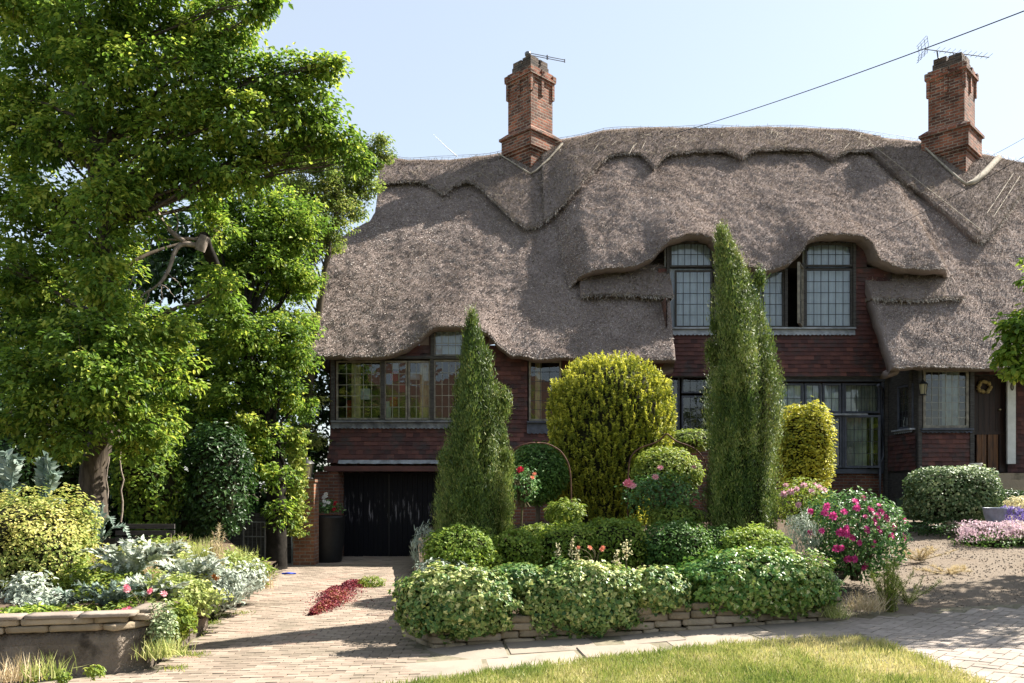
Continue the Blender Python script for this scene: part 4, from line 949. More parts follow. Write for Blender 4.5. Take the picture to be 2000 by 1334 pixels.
def curve_pts(pts, n=14, jit=0):
    pts = np.asarray(pts, float); t = np.linspace(0, len(pts)-1, n); k = np.arange(len(pts))
    P = np.stack([np.interp(t, k, pts[:, i]) for i in range(3)], -1)
    for _ in range(2): P[1:-1] = (P[:-2]+2*P[1:-1]+P[2:])/4
    if jit: P[1:-1] += rng.normal(0, jit, P[1:-1].shape)
    return P
def tree(name, label, cat, Y, trunk_px, r0, r1, blobs, dens, per, crad, size, leaf, bark, seed, tpl=LEAF, group=None, limbs=True, zbase=None, **kw):
    tp = np.array([at(x, y, Y+(dy[0] if dy else 0)) for x, y, *dy in trunk_px])
    base = tp[0].copy()
    t = thing(name, label, cat, base, group)
    g = Geo(); P = curve_pts(tp, 26, .015); rad = np.interp(np.linspace(0, 1, 26), [0, .06, 1], [r0*1.35, r0, r1]); g.tube(P, rad, 9, var=.5)
    C, O, (Vv, Ff, va) = blobs_crown(blobs, Y, dens, per, crad, size, tpl, seed, **kw)
    if limbs:
        for b_ in blobs:
            yy = Y+(b_[3] if len(b_) > 3 else 0); c = at(b_[0], b_[1], yy)
            k = int(np.argmin(np.linalg.norm(P-c-np.array([0, 0, -.9]), axis=1))); k = min(max(k, 6), 24); s_ = P[k]
            mid = (s_+c)/2+np.array([0, 0, .12])+rng.normal(0, .12, 3)
            L = curve_pts([s_, mid, c+(c-s_)*(.12 if b_[2] > 40 else .0)], 9, .02); g.tube(L, np.linspace(min(rad[k]*.38, .05), .006, 9), 6)
            for q in range(5):
                e = c+rdir(1)[0]*b_[2]/F*yy*.75; g.tube(curve_pts([L[rng.integers(4, 8)], (L[6]+e)/2+rng.normal(0, .06, 3), e], 6), np.linspace(.011, .003, 6), 4)
    g.build('trunk', bark, t)
    Geo().add(Vv, Ff, va).build('crown', leaf, t)
    return t
def shrub(name, label, cat, x, y, Y, rx, ry, leaf, n, size, tpl=LEAF, depth=None, box=1.0, group=None, lump=.12, lseed=None, up=.5, out=.8, rnd=.6, droop=.1, core=True, deep=.3, vbias=0, flatb=False, zmin=None, stem=None, parent=None, cname='foliage', lfreq=1.6):
    """clipped or rounded bush; superellipsoid (box > 1 squares it off)"""
    c = at(x, y, Y); a = np.array([rx, depth or rx, ry])/F*Y; sd = int(lseed or rng.integers(1, 9999))
    d = rdir(n); p = 2*box; k = (np.abs(d)**p).sum(-1)**(-1/p)
    k *= 1+lump*vnoise(d*1.0+c, lfreq*1.6, sd)+lump*.6*vnoise(d+c, lfreq*4.2, sd+1)
    rr = 1-deep*rng.random(n)**2.2; rr += (rng.random(n) < .06)*rng.uniform(0, .10, n)
    P = c+d*(k*rr)[:, None]*a
    o = unit(d/a)
    A, B, Nn = frames(o*out+np.array([0, 0, up])+rdir(n)*rnd, o*.5+np.array([0, 0, .5-droop])+rdir(n)*.8)
    S = size*rng.uniform(.6, 1.35, n)
    keep = np.ones(n, bool) if zmin is None else P[:, 2] > zmin
    Vv, Ff = inst(*tpl, P[keep], A[keep], B[keep], Nn[keep], S[keep])
    var = np.clip(.42+rng.normal(0, .2, n)+.22*vnoise(P, 2.3, sd+7)+vbias, 0, 1)[keep]
    g = Geo().add(Vv, Ff, np.repeat(var, len(tpl[1])), 0)
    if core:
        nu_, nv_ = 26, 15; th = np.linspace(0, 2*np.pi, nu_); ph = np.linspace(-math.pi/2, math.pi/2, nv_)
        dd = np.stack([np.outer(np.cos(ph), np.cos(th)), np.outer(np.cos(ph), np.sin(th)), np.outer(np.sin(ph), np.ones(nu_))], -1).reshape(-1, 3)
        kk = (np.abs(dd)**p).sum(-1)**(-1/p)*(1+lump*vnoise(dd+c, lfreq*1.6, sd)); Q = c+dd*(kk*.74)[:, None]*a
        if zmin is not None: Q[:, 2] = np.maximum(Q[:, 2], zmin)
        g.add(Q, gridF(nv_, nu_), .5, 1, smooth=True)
    if stem:
        for q in stem: g.tube(q[0], q[1], 6, 1)
    o_ = g.build(name if parent is None else cname, [leaf, M['core'], M['stem']], parent)
    if parent is None: tag(o_, label, cat, group)
    return o_
def spire(name, label, cat, prof, Y, n, leaf, size, group=None, depthk=1.0, lump=.2, sd=5, extra=(), stem=None, slim=.85):
    """narrow conifer: profile rows (y_px, centre_px, half_px); sprays point up and outward"""
    prof = np.array(sorted(prof), float); prof[:, 2] *= slim
    ys = rng.choice(np.linspace(prof[0, 0], prof[-1, 0], 400), n, p=(lambda w: w/w.sum())(np.interp(np.linspace(prof[0, 0], prof[-1, 0], 400), prof[:, 0], prof[:, 2])+3))+rng.uniform(-2, 2, n)
    cxp = np.interp(ys, prof[:, 0], prof[:, 1]); hw = np.interp(ys, prof[:, 0], prof[:, 2])
    th = rng.uniform(0, 2*np.pi, n)
    c = np.stack([(cxp-CX)/F*Y, np.full(n, Y), EZ+(HY-ys)/F*Y], -1); d = np.stack([np.cos(th), np.sin(th)*depthk, 0*th], -1)
    r = hw/F*Y; q = np.stack([np.cos(th)*1.2, np.sin(th)*1.2, c[:, 2]*1.1], -1)
    k = (1+lump*vnoise(q*np.array([1.6, 1.6, .45]), 1.5, sd)+lump*vnoise(q*np.array([1, 1, .35]), 3.6, sd+1)+.5*lump*vnoise(q, 6., sd+2))*(1-.42*rng.random(n)**2)
    P = c+d*(r*k)[:, None]
    for ex, ey, er, en in extra:      # side tufts
        e = at(ex, ey, Y); dd = rdir(en); P = np.concatenate([P, e+dd*(er/F*Y)*np.array([.6, .6, 1.6])*(rng.random((en, 1))**.4)]); d = np.concatenate([d, dd])
    m = len(P); per = 7; idx = np.repeat(np.arange(m), per)
    base = P[idx]+rng.normal(0, size*.6, (m*per, 3))*np.array([1, 1, 1.6])
    A = unit(np.array([0, 0, 1.])*.9+d[idx]*.55+rdir(m*per)*.45)
    A, B, Nn = frames(d[idx]+rdir(m*per)*.7, A)
    S = np.stack([size*1.7*rng.uniform(.6, 1.3, m*per), size*.85*rng.uniform(.6, 1.5, m*per), size*np.ones(m*per)], -1)
    Vv, Ff = inst(*NEEDLE, base, A, B, Nn, S)
    cv = np.clip(.42+rng.normal(0, .27, m)+.35*vnoise(P, 2.5, sd+3), 0, 1)
    var = np.clip(cv[idx]+rng.normal(0, .12, m*per), 0, 1)
    t = thing(name, label, cat, at(prof[-1, 1], prof[-1, 0], Y)+np.array([0, 0, -.25]), group)
    g = Geo().add(Vv, Ff, var, 0)
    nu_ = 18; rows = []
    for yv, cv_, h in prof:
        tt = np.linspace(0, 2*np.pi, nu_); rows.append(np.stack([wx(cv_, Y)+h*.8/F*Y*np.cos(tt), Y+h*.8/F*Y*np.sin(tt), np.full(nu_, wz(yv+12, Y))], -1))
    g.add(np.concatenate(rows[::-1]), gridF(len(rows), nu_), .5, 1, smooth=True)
    g.build('foliage', [leaf, M['core']], t)
    b0 = at(prof[-1, 1], prof[-1, 0], Y); Geo().tube([b0+np.array([0, 0, -.45]), b0+np.array([0, 0, .3])], .09, 7).build('trunk', M['bark'], t)
    return t
def flower_mesh(r, rings=((.35, 5, .9), (.75, 7, .55), (1.0, 8, .2))):
    g = Geo()
    for R_, n_, lift in rings:
        for k in range(n_):
            a = 2*np.pi*k/n_+R_*3; d = np.array([math.cos(a), math.sin(a), 0]); e = np.array([-d[1], d[0], 0]); w_ = R_*r*2.6/n_
            up = np.array([0, 0, 1.])
            p = [d*r*.08, d*r*R_*.6+e*w_*.8+up*r*lift*.55, d*r*R_+up*r*lift*.9+e*w_*.3, d*r*R_+up*r*lift*.9-e*w_*.3, d*r*R_*.6-e*w_*.8+up*r*lift*.55]
            g.add(np.array(p)+rng.normal(0, r*.05, (5, 3)), [(0, 1, 2, 3, 4)], rng.random(), 0)
    return g
FLM = {}
def flower(parent, pos, mat, r=.045, name='flower', towards=None, label=None, group=None):
    key = (mat, name)
    if key not in FLM:
        o = flower_mesh(1.0).build(name, M[mat]); FLM[key] = o.data; bpy.data.objects.remove(o)
    o = bpy.data.objects.new(name, FLM[key]); COL.objects.link(o)
    t = Vector(tuple(towards if towards is not None else unit(np.array([rng.normal(0, .4), -.8, .6]))))
    o.rotation_euler = t.to_track_quat('Z', 'Y').to_euler(); s_ = r*rng.uniform(.8, 1.2); o.scale = (s_, s_, s_*.9)
    o.location = tuple(pos)
    if parent is not None: o.parent = parent; o.matrix_parent_inverse = parent.matrix_basis.inverted()
    return o
from mathutils import Vector
def leaves_at(P, outw, size, leaf_tpl=LEAF, **kw):
    n = len(P); A, B, Nn = orient(P, outw, n, **kw); return inst(*leaf_tpl, P, A, B, Nn, size*rng.uniform(.6, 1.3, n))
def stems_geo(base, tips, r=.008, mi=0, bow=.1):
    g = Geo()
    for e in tips: g.tube(curve_pts([base+rng.normal(0, .03, 3)*np.array([1, 1, 0]), (base+e)/2+np.array([0, 0, bow])+rng.normal(0, .03, 3), e], 7), np.linspace(r*1.5, r*.5, 7), 5, mi)
    return g
def rosebush(label, x, y, Y, rx, ry, flowers, mat, n, leaf='L_rose', fr=.05, zb=None, size=.05, box=1.0, group=None, name='rose_bush', cat='rose bush', lump=.22):
    c = at(x, y, Y); b0 = at(x, y+ry, Y)
    t = thing(name, label, cat, b0, group)
    shrub('', '', '', x, y, Y, rx, ry, M[leaf], n, size, parent=t, lump=lump, deep=.55, core=False, rnd=.9, up=.7, box=box)
    d = rdir(26); d[:, 2] = np.abs(d[:, 2])
    stems_geo(b0+np.array([0, 0, -.08]), c+d*np.array([rx, rx, ry])/F*Y*.85, .008).build('stem', M['stem'], t)
    for fx, fy, *sz in flowers:
        dd = np.array([(fx-x)/rx, 0, (y-fy)/ry]); q = max(0, 1-(dd**2).sum()); yy = Y-rx/F*Y*(math.sqrt(q)*.98+.03)
        flower(t, at(fx, fy, yy), mat, fr*(sz[0] if sz else 1), towards=unit(np.array([dd[0]*.6+rng.normal(0, .25), -.9, .25+dd[2]*.6+rng.normal(0, .25)])))
    return t
def tuft(name, label, cat, base, n, h, w, lean, leaf, spread, group=None, vlo=0, vhi=1):
    P = np.asarray(base)+np.stack([rng.normal(0, spread, n), rng.normal(0, spread, n), 0*np.arange(n)], -1)
    Vv, Ff, va = blades(P, h, w, lean, None, None, rng.uniform(vlo, vhi, n))
    return tag(Geo().add(Vv, Ff, va).build(name, leaf), label, cat, group)
def plume(name, label, cat, base, h, n, leaf, spread=.12, group=None, needle=.05, heads=None):
    """feathery plant: many stems with thread leaves"""
    base = np.asarray(base, float); g = Geo(); Ps, Ds = [], []
    for k in range(n):
        top = base+np.array([rng.normal(0, spread), rng.normal(0, spread), h*rng.uniform(.55, 1.05)])
        s_ = curve_pts([base+rng.normal(0, .03, 3)*np.array([1, 1, 0]), (base+top)/2+rng.normal(0, .03, 3), top], 9); g.tube(s_, np.linspace(.006, .002, 9), 4, 1)
        m = 150; q = rng.random(m)**.8; i = np.clip((q*8).astype(int), 0, 7); f = (q*8-i)[:, None]; Ps.append(s_[i]*(1-f)+s_[i+1]*f+rng.normal(0, .05*h*.7, (m, 3))*(1.1-q)[:, None]); Ds.append(rdir(m))
    P = np.concatenate(Ps); D = np.concatenate(Ds); A, B, Nn = frames(rdir(len(P)), D+np.array([0, 0, .7])); Vv, Ff = inst(*NEEDLE, P, A, B, Nn, np.stack([np.full(len(P), .035), needle*rng.uniform(.5, 1.5, len(P)), np.full(len(P), .05)], -1))
    g.add(Vv, Ff, np.clip(rng.normal(.5, .25, len(P)), 0, 1), 0)
    return tag(g.build(name, [leaf, M['stem']]), label, cat, group)
def cardoon(name, label, base, leaves, leaf, group=None, lobe=.085):
    """big arching, deeply cut grey leaves; leaves: list of (tip offset xyz, rise)"""
    base = np.asarray(base, float); g = Geo()
    for tip, rise in leaves:
        tip = np.asarray(tip, float); s_ = curve_pts([base, base+tip*.4+np.array([0, 0, rise]), base+tip*.8+np.array([0, 0, rise*.9]), base+tip], 16)
        g.tube(s_, np.linspace(.012, .003, 16), 5)
        T = unit(np.gradient(s_, axis=0)); sd = unit(np.cross(T, np.array([0, 0, 1.])+rng.normal(0, .2, 3)))
        L = float(np.linalg.norm(tip)); 
        for sgn in (-1, 1):
            for k in range(2, 16):
                A0 = (sd[k]*sgn+T[k]*.7)[None]; A, B, Nn = frames(np.cross(T[k], sd[k]*sgn)[None]*sgn+rng.normal(0, .25, (1, 3)), A0)
                w_ = lobe*(L/.6)*math.sin(math.pi*(k/16)**.7*.92+.15)*rng.uniform(.8, 1.2)
                Vv, Ff = inst([(-.22, 0, 0), (.22, 0, 0), (.3, .5, .05), (0, 1.1, -.1), (-.26, .5, .05)], [(0, 1, 2, 3, 4)], s_[k][None], A, B, Nn, np.array([w_*1.5])); g.add(Vv, Ff, rng.random(1))
    return tag(g.build(name, leaf), label, 'cardoon' if name == 'cardoon' else 'plant', group)
# ================================================================== trees on the left
tree('broadleaf_tree', 'tall bright green broadleaf tree with a bare grey-brown trunk at the far left', 'tree', 13.0,
     [(178,1015),(184,920),(196,850),(207,760),(214,660),(210,560),(203,440),(190,310),(172,190),(160,60),(150,-90)], .20, .05,
     [(40,-40,110),(190,-60,120),(320,-20,100),(60,60,110,.5),(180,50,110,-.3),(300,60,100,.3),(395,50,70,0),(440,20,35,0),(90,180,85,.4),(215,160,100,-.5),(335,160,100,-.3),(430,150,75,-.2),(515,150,55,0),(575,135,40,.1),(622,128,26,.1),(650,130,14,0),
      (465,235,80,-.3),(555,215,65,0),(610,235,45,.2),(640,285,34,.3),(35,300,60,.6),(325,270,80,-.3),(415,325,75,-.2),(505,320,60,.1),(100,440,45,.6),(25,440,55,.4),(285,400,45,1.2),(175,290,45,-.4),(90,575,75,.3),(30,640,80,.2),(130,650,75,0),(235,560,60,.2),(270,640,65,0),
      (60,725,75,-1.2),(150,700,75,-1.3),(235,715,55,-1.2),(110,790,65,-1.0),(200,800,60,-.9),(30,810,60,-1),(265,780,40,-.8),(520,-5,20,-.5),(500,20,15,-.5),(130,260,80,.5),(235,330,70,1.0),(60,370,55,.6),(190,420,55,.5),(130,500,60,.6),(60,520,60,.5),(380,250,80,.4),(470,330,60,.3),(250,240,80,.2),(150,120,90,.6),(440,85,60,.1),(395,395,45,1.4),(20,200,80,.6),(225,480,50,1.2),(520,200,60,.2),(600,180,45,.2),(560,290,50,.3),(625,270,30,.2),(350,640,60,-.4),(430,560,50,-.2),(205,760,70,-1.3),(245,660,70,-.9),(185,650,70,-1.0),(150,860,45,-1),(300,830,60,-.3),(270,880,45,-.2),(90,870,60,-.8),(330,730,60,-.4),(210,560,70,-.7),(640,210,36,.2),(665,265,28,.3),(690,310,22,.4),(480,60,30,0),(455,110,50,0),(200,380,70,-.7),(190,470,70,-.7),(105,390,65,-.3),(270,440,50,-.1),(30,250,70,.2),(100,270,60,-.2),(280,350,60,-.3),(340,330,60,0),(430,450,40,1.5),(10,380,60,.1),(20,520,60,-.2)],
     30, 44, .25, .092, M['L_oak'], M['bark'], 3, shell=.35)
t2 = tree('ivy_clad_tree', 'mid green tree behind the drive gate with a dark trunk and a bleached dead limb', 'tree', 16.6,
     [(536,1122),(539,1090),(541,980),(537,890),(522,800),(490,700),(455,600,-1.3),(420,520,-2.4),(398,462,-3.3)], .22, .09,
     [(470,470,80,.6),(560,430,80,.5),(520,540,85,.3),(575,540,45,.2),(420,640,75,-.3),(480,690,80,-.5),(555,660,70,-.3),(390,740,70,-.3),(470,780,75,-.6),(540,760,52,-.2),(350,800,65,-.6),(430,850,55,-.5),(315,700,60,-.3),(575,640,35,.1),(580,790,35,.2),(500,400,60,.5),(560,850,35,.3),(530,470,80,.4),(450,560,70,.3),(560,480,55,.3),(570,700,45,.1),(430,400,50,.5),(540,930,34,-.3),(528,860,45,-.3),(570,560,40,.2),(545,1000,28,-.2),(470,880,50,-.5),(452,605,26,-1.6),(437,560,22,-2.1),(475,660,28,-1.1),(462,630,20,-1.6)],
     28, 46, .25, .09, M['L_oak'], M['barkdark'], 9, shell=.35)
g = Geo()   # bleached limb with a broken stump
YB_ = 13.3
def px(pts): return [at(x, y, YB_+d) for x, y, d in pts]
g.tube([at(400,462,YB_), at(394,476,YB_-.02), at(390,490,YB_)], [.075, .09, .08], 9)
g.tube(curve_pts(px([(392,480,0),(370,477,-.05),(352,476,-.1),(340,492,-.15),(333,520,-.2),(320,545,-.25),(310,555,-.3)]), 20), np.linspace(.05, .022, 20), 7)
for pts, r in [([(310,555,-.3),(295,565,-.3),(272,580,-.35),(258,605,-.4),(248,635,-.4)], .02), ([(312,553,-.3),(318,580,-.3),(308,600,-.3)], .012), ([(292,566,-.3),(285,590,-.3),(278,606,-.35),(262,625,-.4)], .014), ([(310,552,-.3),(330,565,-.3),(340,580,-.35)], .012),
               ([(328,535,-.25),(345,548,-.2),(355,560,-.2)], .01), ([(392,470,0),(368,462,0),(340,468,-.1),(320,468,-.1),(295,466,-.15),(262,472,-.2)], .028), ([(300,467,-.15),(292,480,-.15),(298,487,-.1)], .012),
               ([(360,472,-.1),(335,455,-.1),(318,435,-.1),(303,405,-.05),(299,375,0),(302,355,0)], .045), ([(340,462,-.1),(350,440,-.1),(345,415,-.1),(330,398,-.05),(315,400,-.05),(306,412,-.05)], .014), ([(302,358,0),(320,345,0),(350,344,0),(385,345,0),(405,355,0),(414,372,0),(412,392,0)], .012),
               ([(325,366,0),(352,367,0),(375,371,0),(388,362,0),(380,350,0),(362,350,0)], .018), ([(352,367,0),(358,350,0),(366,338,0),(390,340,0)], .014), ([(388,352,0),(398,362,0),(406,374,0)], .01), ([(276,600,-.35),(262,612,-.35),(250,605,-.35)], .008), ([(272,585,-.35),(255,590,-.35)], .008)]:
    g.tube(curve_pts(px(pts), 14, .006), np.linspace(r, r*.35, 14), 5)
g.build('dead_limb', M['deadwood'], t2)
tree('birch_like_tree', 'fine-leaved light green tree brushing the left end of the thatch', 'tree', 19.6,
     [(585,1000),(592,900),(600,780),(618,640),(640,500),(655,400),(668,320)], .13, .03,
     [(600,350,62,0),(655,335,55,0),(690,345,40,.4),(640,420,65,0),(575,460,75,-.3),(690,400,42,.5),(572,540,55,-.3),(560,620,50,-.4),(575,690,35,-.4),(705,320,26,.6),(735,298,12,.6),(742,275,7,.6),(755,303,9,.6),(590,760,40,-.4),(560,300,55,.3),(600,620,14,-.5),(620,295,40,.2),(560,380,60,.2),(650,380,60,.4),(620,460,60,.1),(700,350,40,.5),(560,540,55,-.2),(660,300,40,.4),(590,300,50,.3),(720,330,28,.6),(690,290,25,.5),(600,850,38,-.3),(715,370,20,.5)],
     28, 60, .24, .07, M['L_fine'], M['bark'], 17, shell=.3)
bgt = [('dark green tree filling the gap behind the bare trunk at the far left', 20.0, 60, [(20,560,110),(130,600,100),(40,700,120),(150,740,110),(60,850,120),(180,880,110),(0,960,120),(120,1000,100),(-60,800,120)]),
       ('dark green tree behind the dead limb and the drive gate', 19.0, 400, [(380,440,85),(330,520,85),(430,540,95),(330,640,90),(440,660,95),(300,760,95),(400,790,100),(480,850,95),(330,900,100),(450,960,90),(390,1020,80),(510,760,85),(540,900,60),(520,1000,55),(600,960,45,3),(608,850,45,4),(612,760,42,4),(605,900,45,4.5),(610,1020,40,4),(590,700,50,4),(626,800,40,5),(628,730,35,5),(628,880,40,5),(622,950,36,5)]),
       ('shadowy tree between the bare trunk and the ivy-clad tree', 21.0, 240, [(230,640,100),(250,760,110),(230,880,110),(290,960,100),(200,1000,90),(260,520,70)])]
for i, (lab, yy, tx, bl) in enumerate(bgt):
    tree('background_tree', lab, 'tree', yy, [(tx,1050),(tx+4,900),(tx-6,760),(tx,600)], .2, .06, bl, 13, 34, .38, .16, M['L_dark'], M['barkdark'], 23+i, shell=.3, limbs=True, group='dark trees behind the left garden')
# undergrowth
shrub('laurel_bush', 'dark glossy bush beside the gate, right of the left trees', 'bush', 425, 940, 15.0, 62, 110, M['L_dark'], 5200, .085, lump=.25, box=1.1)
shrub('laurel_bush', 'glossy bush with sunlit flecks just right of the bare tree trunk', 'bush', 285, 920, 14.5, 62, 120, M['L_oak'], 4600, .085, lump=.3)
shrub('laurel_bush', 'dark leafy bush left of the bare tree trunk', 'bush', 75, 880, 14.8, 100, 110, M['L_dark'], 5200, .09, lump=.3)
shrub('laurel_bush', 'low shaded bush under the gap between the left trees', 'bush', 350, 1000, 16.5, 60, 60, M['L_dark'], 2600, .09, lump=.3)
g = Geo()
for x0, x1 in ((206,214),(236,228)): g.tube(curve_pts([at(x0,1020,13.6), at(x0+4,930,13.6), at(x1,850,13.6), at(x1+8,780,13.6)], 14, .015), np.linspace(.016, .008, 14), 5)
tag(g.build('sapling', M['deadwood']), 'two thin pale saplings standing right of the bare tree trunk', 'sapling')
# tree outside the frame at the right: only its lowest boughs hang into the picture
def rpx(x, y): return (x, y)
tree('street_tree', 'green leafy bough hanging into view at the right edge before the porch', 'tree', 10.2,
     [(2230,1240),(2225,1000),(2215,800),(2190,600),(2200,380)], .16, .06,
     [(1990,660,30,-.1),(1968,690,16,-.1),(2000,720,24,-.1),(1985,640,18,-.1),(2030,620,60,0),(2060,700,55,.1),(2110,540,110,.2),(2200,450,120,.4),(2300,560,120,.3),(2180,640,110,0),(2290,700,90,-.3),(2120,640,70,.6),(2250,330,110,.4),(2350,430,110,-.4),(2235,520,105,1.6),(2330,520,120,1.8),(2240,400,90,1.4),(2340,640,100,1.6),(2420,560,120,2.2)],
     22, 30, .2, .095, M['L_oak'], M['bark'], 41, shell=.3)

# ================================================================== middle bed
IV = 'ivy mounds spilling over the stone wall'
ivs = [(893,1175,8.85,110,66,'L_ivy','cream and green ivy mound at the left end over the drive',10500,1.2),(1137,1170,9.05,114,68,'L_ivy','green and buff ivy mound in the middle of the stone wall',10500,1.2),(1283,1155,9.2,62,46,'L_ivy','small ivy hump between the middle and right ivy mounds',4300,1.1),(1478,1142,9.35,152,64,'L_ivyg','glossy green ivy mound at the right end of the stone wall',12500,1.2),(1012,1132,9.15,50,30,'L_ivy','ivy shoulder joining the left and middle mounds',3400,1.1)]
for x, y, Y_, rx, ry, lf, lab, n, bx in ivs:
    shrub('ivy_mound', lab, 'ivy', x, y, Y_, rx, ry, M[lf], n, .045, IVY, depth=max(45, rx*.42), box=bx, group=IV, lump=.24, up=.25, out=1.0, rnd=.55, droop=.9, deep=.32, lfreq=2.6)
BX = 'clipped box bushes behind the ivy'
for x, y, Y_, rx, ry, lf, lab, n, bx in [(903,1078,10.0,74,50,'L_box','round box bush at the left end beside the drive',7500,1.05),(1010,1080,10.2,46,46,'L_box','small round box bush second from the left',3600,1.05),(1050,1050,11.2,42,26,'L_light','low pale bush behind the two left box bushes',2200,1.0),
        (1105,1072,10.7,58,48,'L_box','square-topped box bush behind the red and yellow spikes, left half',5000,1.5),(1200,1066,10.8,62,52,'L_box','square-topped box bush in the middle of the row',5600,1.5),(1318,1075,10.7,72,56,'L_boxd','deep green box bush in front of the tall cypress',6800,1.2),(1395,1080,10.9,55,50,'L_boxd','deep green box bush just under the tall cypress',4600,1.1),(1475,1076,10.4,64,46,'L_box','round box bush at the right end of the row',6200,1.05)]:
    shrub('box_bush', lab, 'box bush', x, y, Y_, rx, ry, M[lf], n, .034, ROUND, box=bx, group=BX, lump=.15, deep=.28, rnd=.8, lfreq=3)
spire('cypress_tree', 'shorter dark pointed cypress in front of the garage', 'cypress', [(612,921,2),(640,922,9),(680,926,20),(720,928,28),(760,931,36),(820,932,46),(880,931,58),(940,930,68),(990,929,73),(1030,928,70),(1060,926,60)], 10.5, 11500, M['L_cyp'], .05, sd=11, lump=.34, extra=((984,790,17,240),(976,850,15,180),(868,900,13,140),(952,705,9,90),(898,760,9,90),(992,900,12,120)))
spire('cypress_tree', 'tallest dark cypress in front of the upper windows', 'cypress', [(446,1408,3),(470,1412,14),(500,1420,22),(540,1430,32),(580,1436,42),(640,1443,54),(700,1446,62),(760,1449,67),(840,1450,70),(920,1450,73),(980,1450,74),(1040,1448,70),(1070,1446,60)], 11.6, 16500, M['L_cyp'], .052, sd=29, lump=.32, extra=((1484,548,11,160),(1388,690,14,150),(1395,640,8,80)))
# golden yew: upright bottle-brush shoots
def yew(label, Y_, prof, n, sd=3):
    prof = np.array(prof, float); t = thing('golden_yew', label, 'yew', at(1190, 1015, Y_))
    ys = rng.uniform(prof[0, 0], prof[-1, 0], n); cxp = np.interp(ys, prof[:, 0], prof[:, 1]); hw = np.interp(ys, prof[:, 0], prof[:, 2])
    th = rng.uniform(0, 2*np.pi, n); rad = hw/F*Y_; k = np.where(ys < prof[0, 0]+45, np.sqrt(rng.random(n)), 1-.22*rng.random(n)**2)
    q = np.stack([np.cos(th), np.sin(th), ys/120], -1); k = k*(1+.07*vnoise(q, 2.2, sd)); k[rng.random(n) < .12] *= .93
    d = np.stack([np.cos(th), np.sin(th)*.8, 0*th], -1)
    P = np.stack([(cxp-CX)/F*Y_, np.full(n, Y_), EZ+(HY-ys)/F*Y_], -1)+d*(rad*k)[:, None]
    ax = unit(np.array([0, 0, 1.])+d*.28+rng.normal(0, .14, (n, 3))); L = rng.uniform(.10, .17, n)
    per = 20; idx = np.repeat(np.arange(n), per); f = rng.random(n*per)
    base = P[idx]+ax[idx]*(f*L[idx])[:, None]; A = unit(ax[idx]*.75+rdir(n*per)*.9); A, B, Nn = frames(rdir(n*per), A)
    S = np.stack([np.full(n*per, .13), .038*rng.uniform(.8, 1.3, n*per), np.full(n*per, .04)], -1); Vv, Ff = inst(*NEEDLE, base, A, B, Nn, S)
    z = (P[:, 2]-P[:, 2].min())/np.ptp(P[:, 2]); young = rng.normal(.6, .17, n)+.14*vnoise(P, 2.0, sd)
    var = np.clip(young[idx]*(.45+.75*f)+rng.normal(0, .08, n*per), 0, 1)
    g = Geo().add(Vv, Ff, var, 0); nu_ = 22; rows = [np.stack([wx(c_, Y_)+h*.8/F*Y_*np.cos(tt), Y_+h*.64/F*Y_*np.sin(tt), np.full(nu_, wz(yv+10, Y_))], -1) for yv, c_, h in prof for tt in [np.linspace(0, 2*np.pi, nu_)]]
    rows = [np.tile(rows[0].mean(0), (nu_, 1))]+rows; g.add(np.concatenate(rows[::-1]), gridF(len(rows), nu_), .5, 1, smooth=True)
    g.build('foliage', [M['L_yew'], M['core']], t); Geo().tube([at(1190, 1040, Y_), at(1190, 960, Y_)], .12, 8).build('trunk', M['bark'], t)
    return t
yew('broad golden yew dome with bright yellow upright shoots before the house', 13.4, [(710,1192,48),(720,1192,74),(736,1192,95),(760,1191,109),(800,1192,117),(850,1190,119),(900,1186,113),(950,1182,104),(1000,1180,96),(1030,1180,90)], 5200)
# standards and other bushes
def standard(label, x, y, Y_, r, leaf, n, stem_y, size=.05, ry=None):
    t = thing('clipped_standard', label, 'clipped bush', at(x, stem_y, Y_)); shrub('', '', '', x, y, Y_, r, ry or r, M[leaf], n, size, parent=t, lump=.08, deep=.25)
    Geo().tube([at(x, stem_y+15, Y_), at(x+1, y+r*.5, Y_)], .035, 7).build('stem', M['bark'], t); return t
standard('dark green clipped ball on a bare stem left of the golden yew', 1050, 925, 12.6, 60, 'L_boxd', 6000, 1035, .05)
shrub('privet_ball', 'light green rounded bush right of the golden yew behind the pink roses', 'bush', 1302, 925, 12.4, 68, 50, M['L_light'], 6000, .05, lump=.1)
shrub('low_bush', 'bright bush showing low between golden yew and tall cypress', 'bush', 1350, 860, 16.5, 50, 22, M['L_light'], 2200, .05)
shrub('low_bush', 'low buff and green bush in front of the light green rounded bush', 'bush', 1320, 1008, 11.4, 55, 24, M['L_light'], 2600, .045, lump=.2)
shrub('low_bush', 'low yellow-green bush under the dark clipped ball', 'bush', 1103, 1003, 11.6, 38, 26, M['L_light'], 1600, .055, lump=.3, core=False)
shrub('yellow_hedge', 'bright yellow-green clipped bush right of the tall cypress', 'hedge', 1572, 880, 14.5, 50, 88, M['L_yellow'], 9000, .062, box=1.6, lump=.10, up=.9, droop=-.5, deep=.35)
rosebush('small standard rose with crimson and salmon flowers beside the shorter cypress', 1022, 945, 11.3, 30, 34, [(1016,918,1.1)], 'P_crimson', 520, fr=.055)
t = bpy.data.objects['rose_bush']
Geo().tube([at(1018,1030,11.3), at(1020,985,11.3), at(1021,940,11.3)], .018, 6).build('trunk', M['stem'], t)
for fx, fy in ((1044,926),(1040,933)): flower(t, at(fx, fy, 11.0), 'P_salmon', .03)
rosebush('rose bush with a few soft pink flowers under the right garden arch', 1290, 965, 11.6, 72, 40, [(1290,914,1.0),(1355,913,.9),(1225,945,1.25),(1236,950,.9),(1280,932,.8)], 'P_pink', 1900, fr=.06)
